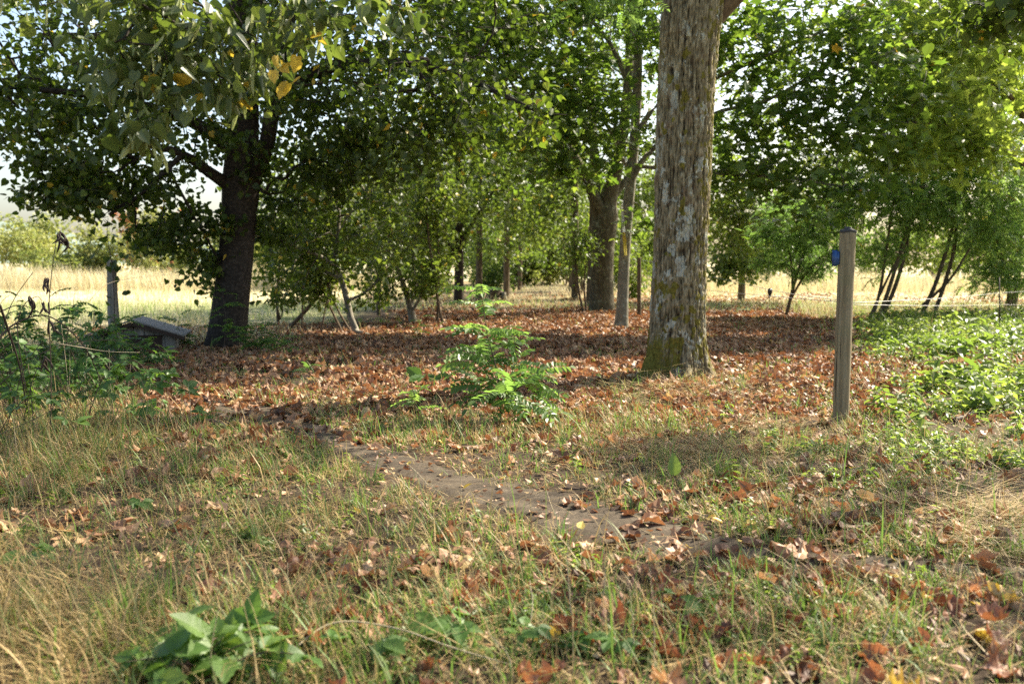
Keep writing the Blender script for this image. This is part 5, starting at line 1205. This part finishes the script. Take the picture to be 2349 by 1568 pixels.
# matted hay in front of the big trunk and at the right edge
for cx, cy, rx, ry, n, dx in ((1600, 1050, 200, 44, 1500, .9), (1560, 905, 200, 26, 1200, .7), (2280, 1220, 130, 80, 800, .5), (2200, 1190, 120, 14, 260, .9), (1760, 985, 110, 24, 500, .8), (90, 1470, 220, 140, 800, .4), (960, 830, 70, 14, 200, .2), (120, 1080, 160, 60, 700, .4)):
    q = np.array([gnd(a, b_) for a, b_ in zip(rg.normal(cx, rx * .55, n), np.maximum(rg.normal(cy, ry * .6, n), 700))])[:, :2]
    v, f, a = blades(q, rg, rg.uniform(.10, .30, n), rg.uniform(.003, .006, n) * np.clip(q[:, 1] / 6, 1, 2), rg.beta(1.6, 2, n) * .42, np.full(n, 1.7), 4, np.where(rg.random(n) < .5, 0, math.pi) + rg.normal(0, .5, n), flat=True)
    ctr = np.repeat(np.arange(n), 9); ang = np.repeat(rg.normal(0, .45, n) + (rg.random(n) < .5) * math.pi, 9)
    v[:, 2] += rg.exponential(.03, n)[ctr]
    parts.append((v, f, a))
V, F, A = cat_meshes(parts)
tag(mesh('grass', V, F, M['grass'], None, {'tint': A}, smooth=False), 'ragged mix of green and straw-dry grass covering the foreground', 'grass', kind='stuff')
# meadow grass, left and right of the avenue
xy, rg = field([(13.5, 20, 160), (20, 30, 90), (30, 48, 40)], 510, .66)
x, y = xy.T
nz = fbm(x / 2.2, y / 2.2, 0, 21)
lf_ = sst(.6, 2.6, -x - 2.6 + nz * .8) * sst(13, 17, y + nz); rf_ = sst(.5, 2.5, y - 24.5 + nz * .9 - np.clip(9 - x, 0, 9) * .1) * sst(3.2, 5.2, x + nz * .5); al_ = sst(22, 28, y) * .55
k = rg.random(len(xy)) < np.maximum.reduce([lf_, rf_, al_ * (np.abs(x) < 6)]) * np.clip(.7 + .5 * nz, .1, 1)
xy = xy[k]; x, y = xy.T; nz = nz[k]
tn = np.where(rg.random(len(x)) < np.where((y > 21) & (y < 30), .5, .12), rg.uniform(.5, .95, len(x)), rg.beta(1.5, 2.2, len(x)) * .4)
p1 = blades(xy, rg, np.full(len(xy), .20) * (1 + .5 * nz), .008 * np.clip(y / 18, 1, 2.5), tn, np.full(len(xy), .7), 2)
# tall dry grass along the far hedges
q = []
for x0, x1, y0, y1, n in ((-34, -6, 42, 50, 16000), (4.5, 34, 40, 48, 13000), (-2.5, 2.5, 58, 62, 500)):
    q.append(np.column_stack([rg.uniform(x0, x1, n), rg.uniform(y0, y1, n)]))
q = np.vstack(q); nq = vn(q[:, 0] / 3, q[:, 1] / 3, 0, 88)
p2 = blades(q, rg, np.where(q[:, 0] > 0, .7, .95) * (1 + .35 * nq), np.full(len(q), .03), rg.beta(1.5, 2.2, len(q)) * .38, np.full(len(q), .35), 2)
q = np.column_stack([rg.uniform(6.5, 13, 2600), rg.uniform(21, 24, 2600)])
p3 = blades(q, rg, np.full(len(q), .38), np.full(len(q), .008), np.where(rg.random(len(q)) < .4, .7, .25), np.full(len(q), .6), 3)
V, F, A = cat_meshes([p1, p2, p3])
tag(mesh('meadow_grass', V, F, M['meadow'], None, {'tint': A}, smooth=False), 'pale dry meadow grass beyond the trees', 'meadow grass', kind='stuff')
# ---- dead leaves
def dead_leaf(seed, na=30, rings=(.36, .7, 1.0), curl=1.0):
    rg = random.Random(seed); V = [(0, 0, 0)]
    lobes = [(0, 1.0, .42), (.98, .90, .38), (-.98, .90, .38), (1.95, .76, .45), (-1.95, .76, .45)]
    ph = rg.uniform(0, 6); cr1, cr2 = rg.uniform(1.2, 3.4) * curl, rg.uniform(-1.0, 1.3) * curl; ax = rg.uniform(0, 3.1)
    for rr in rings:
        for i in range(na):
            a = 2 * math.pi * i / na
            r = .60
            for c_, h, wd in lobes:
                dlt = (a - c_ + math.pi) % (2 * math.pi) - math.pi
                r = max(r, h * math.exp(-(abs(dlt) / wd) ** 1.5 * .9))
            r *= 1 + .05 * math.cos(i * math.pi)
            if abs((a % (2 * math.pi)) - math.pi) < .2: r = .3
            q = rr if rr < 1 else 1
            x_, y_ = .58 * r * q * math.sin(a), .58 * r * q * math.cos(a)
            vein = min(abs((a - c_ + math.pi) % (2 * math.pi) - math.pi) for c_, _, _ in lobes)
            z_ = .09 * q * min(vein, .4) * 1.6 - .02 + .05 * q * math.sin(3 * a + ph) + .07 * q * q * rg.uniform(-1, 1) + .05 * q * math.sin(5 * a + 2 * ph)
            u, v = x_ * math.cos(ax) + y_ * math.sin(ax), -x_ * math.sin(ax) + y_ * math.cos(ax)
            k1, k2 = cr1 * 1.9, cr2 * 1.6
            uu = math.sin(u * k1) / k1 if abs(k1) > .05 else u; z_ += (1 - math.cos(u * k1)) / k1 if abs(k1) > .05 else 0
            vv = math.sin(v * k2) / k2 if abs(k2) > .05 else v; z_ += (1 - math.cos(v * k2)) / k2 if abs(k2) > .05 else 0
            V.append((uu * math.cos(ax) - vv * math.sin(ax), uu * math.sin(ax) + vv * math.cos(ax), z_))
    V = np.array(V); V[:, 1] -= V[:, 1].mean(); V[:, 2] -= np.percentile(V[:, 2], 12)
    f3 = np.array([(0, 1 + i, 1 + (i + 1) % na) for i in range(na)])
    f4 = np.array([(1 + k * na + i, 1 + (k + 1) * na + i, 1 + (k + 1) * na + (i + 1) % na, 1 + k * na + (i + 1) % na) for k in range(len(rings) - 1) for i in range(na)])
    return V, ([f3, f4] if len(f4) else [f3])
LOW = [dead_leaf(i, 15, (.55, 1.0), .4 + .12 * i) for i in range(8)]
FARL = [dead_leaf(20 + i, 10, (1.0,), .7) for i in range(5)]
xy, rg = field([(2.2, 4, 260), (4, 7, 380), (7, 9, 330), (9, 13, 350), (13, 18, 300), (18, 25, 220), (25, 42, 60)], 520)
xD, yD, n1, n2, path, lit, cov = zones(xy)
patch = sum(a * blob(xD, yD, *q) for a, *q in ((.8, 1190, 1060, 180, 50), (.9, 1600, 1170, 220, 40), (.9, 1380, 1330, 260, 70), (.8, 1530, 1440, 170, 90), (.8, 2180, 1180, 180, 70), (.5, 1850, 1380, 200, 60), (.6, 520, 1000, 200, 30), (.6, 250, 1260, 130, 60), (.6, 820, 1340, 150, 60), (.5, 1900, 1200, 200, 40), (.5, 2000, 1330, 220, 40), (.6, 1750, 930, 260, 60), (.5, 1100, 1000, 200, 30), (.7, 2050, 850, 120, 50)))
den = np.clip(lit * (.72 + .7 * n1) + patch * np.clip(.5 + .9 * n1, .05, 1) * .8 + .17 * np.clip(.6 + n2, 0, 1) * (yD > 900) , 0, 1) * (1 - .55 * path)
den = np.maximum(den, np.where((xy[:, 1] > 22) & (xy[:, 0] > -2.2) & (xy[:, 0] < 3.6), .05 + .16 * np.clip(n1, 0, 1), 0)) * (1 - .7 * cov)
k = (rg.random(len(xy)) < den) & (xy[:, 1] > 2.2); xy, yD, n1 = xy[k], yD[k], n1[k]
def lay_leaves(xy, tm, rg, lift=.02, size=.125):
    n = len(xy); p = np.column_stack([xy, gz(xy[:, 0], xy[:, 1]) + rg.uniform(.004, lift, n)])
    nrm = rg.normal(size=(n, 3)) * [.42, .42, .1] + [0, 0, 1]; flip = rg.random(n) < .3; nrm[flip] *= -1
    p[flip, 2] += .015
    ti = np.clip(rg.beta(2.2, 2.0, n) * .95 - .02, 0, .88); 
    return scatter(tm, p, frames(nrm, rg.normal(size=(n, 3)) * [1, 1, .1]), size * rg.uniform(.45, 1.45, n), ti, rg)
near = xy[:, 1] < 9.5
print('litter', near.sum(), (~near).sum())
# the leaves that show largest are single things; the others are the litter
order = np.argsort(xy[:, 1] + rg.uniform(0, .4, len(xy)))
solo, rest = order[:300], order[300:]
near = xy[rest][:, 1] < 9.5
bx, rgb = field([(2.2, 4, 420), (4, 7, 300), (7, 10, 160)], 525)       # crumbs of leaf and straw, also on the bare path
kb = rgb.random(len(bx)) < .7; bx = bx[kb]
V, F, A = cat_meshes([lay_leaves(bx, [T_QUAD, T_OVAL], rgb, .012, .038), lay_leaves(xy[rest][near], LOW, rg, .035, .112), lay_leaves(xy[rest][~near], FARL, rg, .04, .125)])
tag(mesh('leaf_litter', V, F, M['litter'], None, {'tint': A}, smooth=False), 'russet brown dead leaves carpeting the ground under the trees', 'leaf litter', kind='stuff')
kinds = [('large russet fallen maple leaf curled in the near grass', (.52, .60)), ('dark brown crumpled fallen maple leaf in the near grass', (.2, .3)), ('pale tan fallen maple leaf lying in the near grass', (.74, .82))]
protos = []
for k in range(12):
    V, F = dead_leaf(60 + k, 40, (.2, .4, .6, .8, 1.0), .9 + .3 * (k % 3))
    lo, hi = kinds[k % 3][1]
    tt = np.full(len(V), lo + (hi - lo) * (k % 4) / 3) + .05 * vn(V[:, 0] * 9, V[:, 1] * 9, V[:, 2] * 9, k)
    o = mesh('fallen_leaf', V, F, M['brown_leaf'], None, {'tint': tt})
    V2, F2 = tube([(0, -.18, .05), (.02, -.5, .03), (.06, -.75, .02)], .012, 5)
    tag(o, kinds[k % 3][0], 'fallen leaf', ('russet', 'dark brown', 'pale tan')[k % 3] + ' maple leaves fallen in the near grass'); protos.append(o)
rgs = random.Random(9)
used = set()
for q, ix in enumerate(solo):
    k = rgs.choices(range(12), [4, 2, 2] * 4)[0]
    o = protos[k] if k not in used else protos[k].copy()
    if k in used: COL.objects.link(o)
    used.add(k)
    x_, y_ = xy[ix]; s = rgs.uniform(.09, .17)
    up = rgs.random() < .75
    o.location = (x_, y_, float(gz(x_, y_)) + rgs.uniform(.0, .03)); o.scale = (s, s, s)
    o.rotation_euler = (rgs.gauss(0, .4) + (0 if up else math.pi), rgs.gauss(0, .4), rgs.uniform(0, 6.28))
for k in range(12):
    if k not in used: bpy.data.objects.remove(protos[k])
# yellow leaves
yl = mesh('yellow_leaf', T_HEART[0] * .9, T_HEART[1], M['yellow_leaf'], None, {'tint': np.full(len(T_HEART[0]), .5)}, smooth=False)
tag(yl, 'small bright yellow heart-shaped leaf fallen on the ground', 'fallen leaf', 'yellow leaves scattered on the ground')
yp = [(1893, 1388), (2083, 1402), (1738, 1140), (1425, 1515), (2180, 1142), (2138, 1288), (1958, 1092), (940, 1088), (1010, 1105), (1065, 1142), (740, 962), (742, 908), (868, 925), (640, 962), (1640, 1212), (1655, 1222), (1716, 1228), (1580, 1272), (2050, 1300), (2060, 1340), (2230, 1410), (820, 1195), (1015, 1035), (560, 1010), (1330, 1236), (1490, 1190), (2110, 1272), (2290, 1340), (1160, 1118), (1700, 1262)]
for q, (a, b_) in enumerate(yp):
    o = yl if q == 0 else yl.copy()
    if q: COL.objects.link(o)
    p = gnd(a, b_); s = rgs.uniform(.035, .055)
    o.location = (p[0], p[1], float(gz(p[0], p[1])) + rgs.uniform(.012, .03)); o.scale = (s, s, s); o.rotation_euler = (rgs.gauss(.25, .35), rgs.gauss(0, .35), rgs.uniform(0, 6.28))
# ---- nettles and other low green cover
def coverplant(seed):
    rg = random.Random(seed); parts = []
    for k in range(5):
        z = .25 + .18 * k; yaw = k * 1.57 + rg.uniform(-.3, .3); s = .62 - .07 * k
        for d in (0, math.pi): parts.append(place(T_OVAL, np.array([0, 0, z]), yaw + d, -.15 + rg.uniform(-.3, .2), rg.uniform(-.3, .3), s * rg.uniform(.8, 1.1)))
    parts.append((np.array([[-.01, 0, 0], [.01, 0, 0], [.008, 0, 1.0], [-.008, 0, 1.0]]), [np.array([[0, 1, 2, 3]])]))
    V, F = join(parts); return V[:, [0, 2, 1]] * [1, 1, -1] if False else V, F
CP = [coverplant(s) for s in range(4)]
xy, rg = field([(4.2, 7, 100), (7, 11, 105), (11, 16, 120), (16, 23, 100)], 530, .62)
xD, yD, n1, n2, path, lit, cov = zones(xy)
den = np.clip(cov * (.75 + .9 * n1 + .2 * n2) + .04 * (1 - lit) * (yD > 950) * (n1 > .35), 0, 1) * (1 - path)
k = rg.random(len(xy)) < den; xy = xy[k]; n = len(xy); print('cover', n)
p = np.column_stack([xy, gz(xy[:, 0], xy[:, 1]) - .01])
up = rg.normal(size=(n, 3)) * [.22, .22, 0] + [0, 0, 1]; fw = rg.normal(size=(n, 3)) * [1, 1, 0]
sz = np.where(xy[:, 1] < 7.5, .085, .14) * rg.lognormal(0, .38, n)
V, F, A = scatter(CP, p, frames(up, fw), sz, np.clip(rg.normal(.45, .2, n) + .2 * n1[k] + .25 * n2[k], 0, .82), rg)
tag(mesh('nettle_cover', V, F, M['nettle'], None, {'tint': A}, smooth=False), 'fresh green nettles and weeds covering the right-hand ground', 'nettles', kind='stuff')
# little clover-like weeds through the near grass
xy, rg = field([(2.2, 4, 150), (4, 7, 110), (7, 9.5, 70), (9.5, 14, 22)], 540); xD, yD, n1, n2, path, lit, cov = zones(xy)
k = (rg.random(len(xy)) < np.clip(.3 + .8 * n1, 0, 1)) & (path < .3); xy = xy[k]; n = len(xy)
p = np.column_stack([xy, gz(xy[:, 0], xy[:, 1]) - .005])
V, F, A = scatter(CP, p, frames(rg.normal(size=(n, 3)) * [.35, .35, 0] + [0, 0, 1], rg.normal(size=(n, 3)) * [1, 1, 0]), rg.uniform(.045, .09, n), np.clip(rg.normal(.55, .2, n), 0, .82), rg)
tag(mesh('small_weeds', V, F, M['nettle'], None, {'tint': A}, smooth=False), 'small leafy weeds growing through the near grass', 'weeds', kind='stuff')
# ---- tall dry stalks, each its own
stalks = [(1313, 1430, 1180, 1305), (1058, 1170, 1050, 1052), (1455, 1500, 1320, 1440), (1500, 1540, 1300, 1490), (1370, 1420, 1260, 1385), (985, 1130, 1060, 930), (1690, 1400, 1290, 1670), (1800, 1390, 1230, 1840), (480, 1560, 1400, 500), (300, 1460, 1300, 330), (150, 1330, 1210, 190),
          (420, 1330, 1200, 470), (440, 1010, 880, 432), (505, 1010, 930, 540), (265, 990, 800, 250), (205, 960, 820, 190), (190, 960, 790, 202), (1270, 1190, 1090, 1250), (1210, 1450, 1330, 1215), (640, 1430, 1290, 660), (760, 1380, 1260, 800), (1640, 1560, 1440, 1700), (2010, 1500, 1390, 2060), (1180, 1560, 1450, 1120), (1560, 1130, 1060, 1590), (890, 1250, 1130, 870), (1100, 1300, 1190, 1075), (560, 1200, 1100, 590), (60, 1120, 960, 30), (120, 1060, 930, 160), (30, 1000, 820, 60), (90, 1010, 840, 70), (140, 990, 800, 160), (235, 1000, 850, 225), (330, 1000, 880, 345), (50, 960, 760, 20), (160, 960, 740, 140), (285, 960, 830, 300), (360, 1020, 900, 380), (15, 1090, 960, 50)]
for q, (xb, yb, yt_, xt) in enumerate(stalks):
    p = g3(xb, yb); tpt = at(xt, yt_, p[1] + rgs.uniform(-.1, .1)) - p
    ln = smooth_line(np.array([(0, 0, 0), tpt * .5 + [rgs.gauss(0, .012), 0, .012], tpt]), 14)
    b = MB(); b.add(*tube(ln, np.linspace(.0024, .001, 14), 5), rgs.uniform(.75, 1))
    w = b.build('dry_stalk', M['dead_stem']); w.location = p
    tag(w, 'thin straw-coloured grass stalk standing above the grass', 'grass stalk', 'tall dry stalks in the grass')
# long arched stalk and fallen twigs
for lab, pts, r, ct in (('long pale stem arching low over the bottom grass', [(640, 1520), (760, 1478), (900, 1490), (1040, 1515), (1170, 1525)], .0035, .9), ('long dry stalk bowing over the grass beside the path', [(790, 1078), (880, 1120), (960, 1200), (1030, 1290), (1060, 1380)], .0022, .95)):
    P = np.array([g3(x_, y_) for x_, y_ in pts]); P[:, 2] += np.array([.02, .08, .09, .06, .02]); o = P[0].copy(); b = MB(); b.add(*tube(smooth_line(P - o, 40), np.linspace(r, r * .5, 40), 6), ct)
    w = b.build('straw_stalk', M['dead_stem']); w.location = o; tag(w, lab, 'stem')
for lab, pts, r in (('dark straight twig lying in the right grass below the capped post', [(2010, 1128), (2080, 1122), (2170, 1108), (2260, 1100)], .006), ('thin black twig lying over the right edge of the path', [(1290, 1140), (1380, 1150), (1470, 1165)], .005),
        ('dark branch lying among the nettles', [(2190, 968), (2240, 952), (2330, 940)], .02), ('short twig across the bare path', [(1580, 1228), (1640, 1222), (1710, 1212)], .004), ('dark twig beside the fallen leaves at right', [(2120, 1170), (2200, 1182), (2300, 1205)], .005)):
    P = np.array([g3(x_, y_) for x_, y_ in pts]); P[:, 2] += r + .012; o = P[0].copy(); b = MB(); b.add(*tube(smooth_line(P - o, 24), np.linspace(r, r * .5, 24), 7), .0)
    w = b.build('twig', M['dead_stem']); w.location = o; tag(w, lab, 'twig')
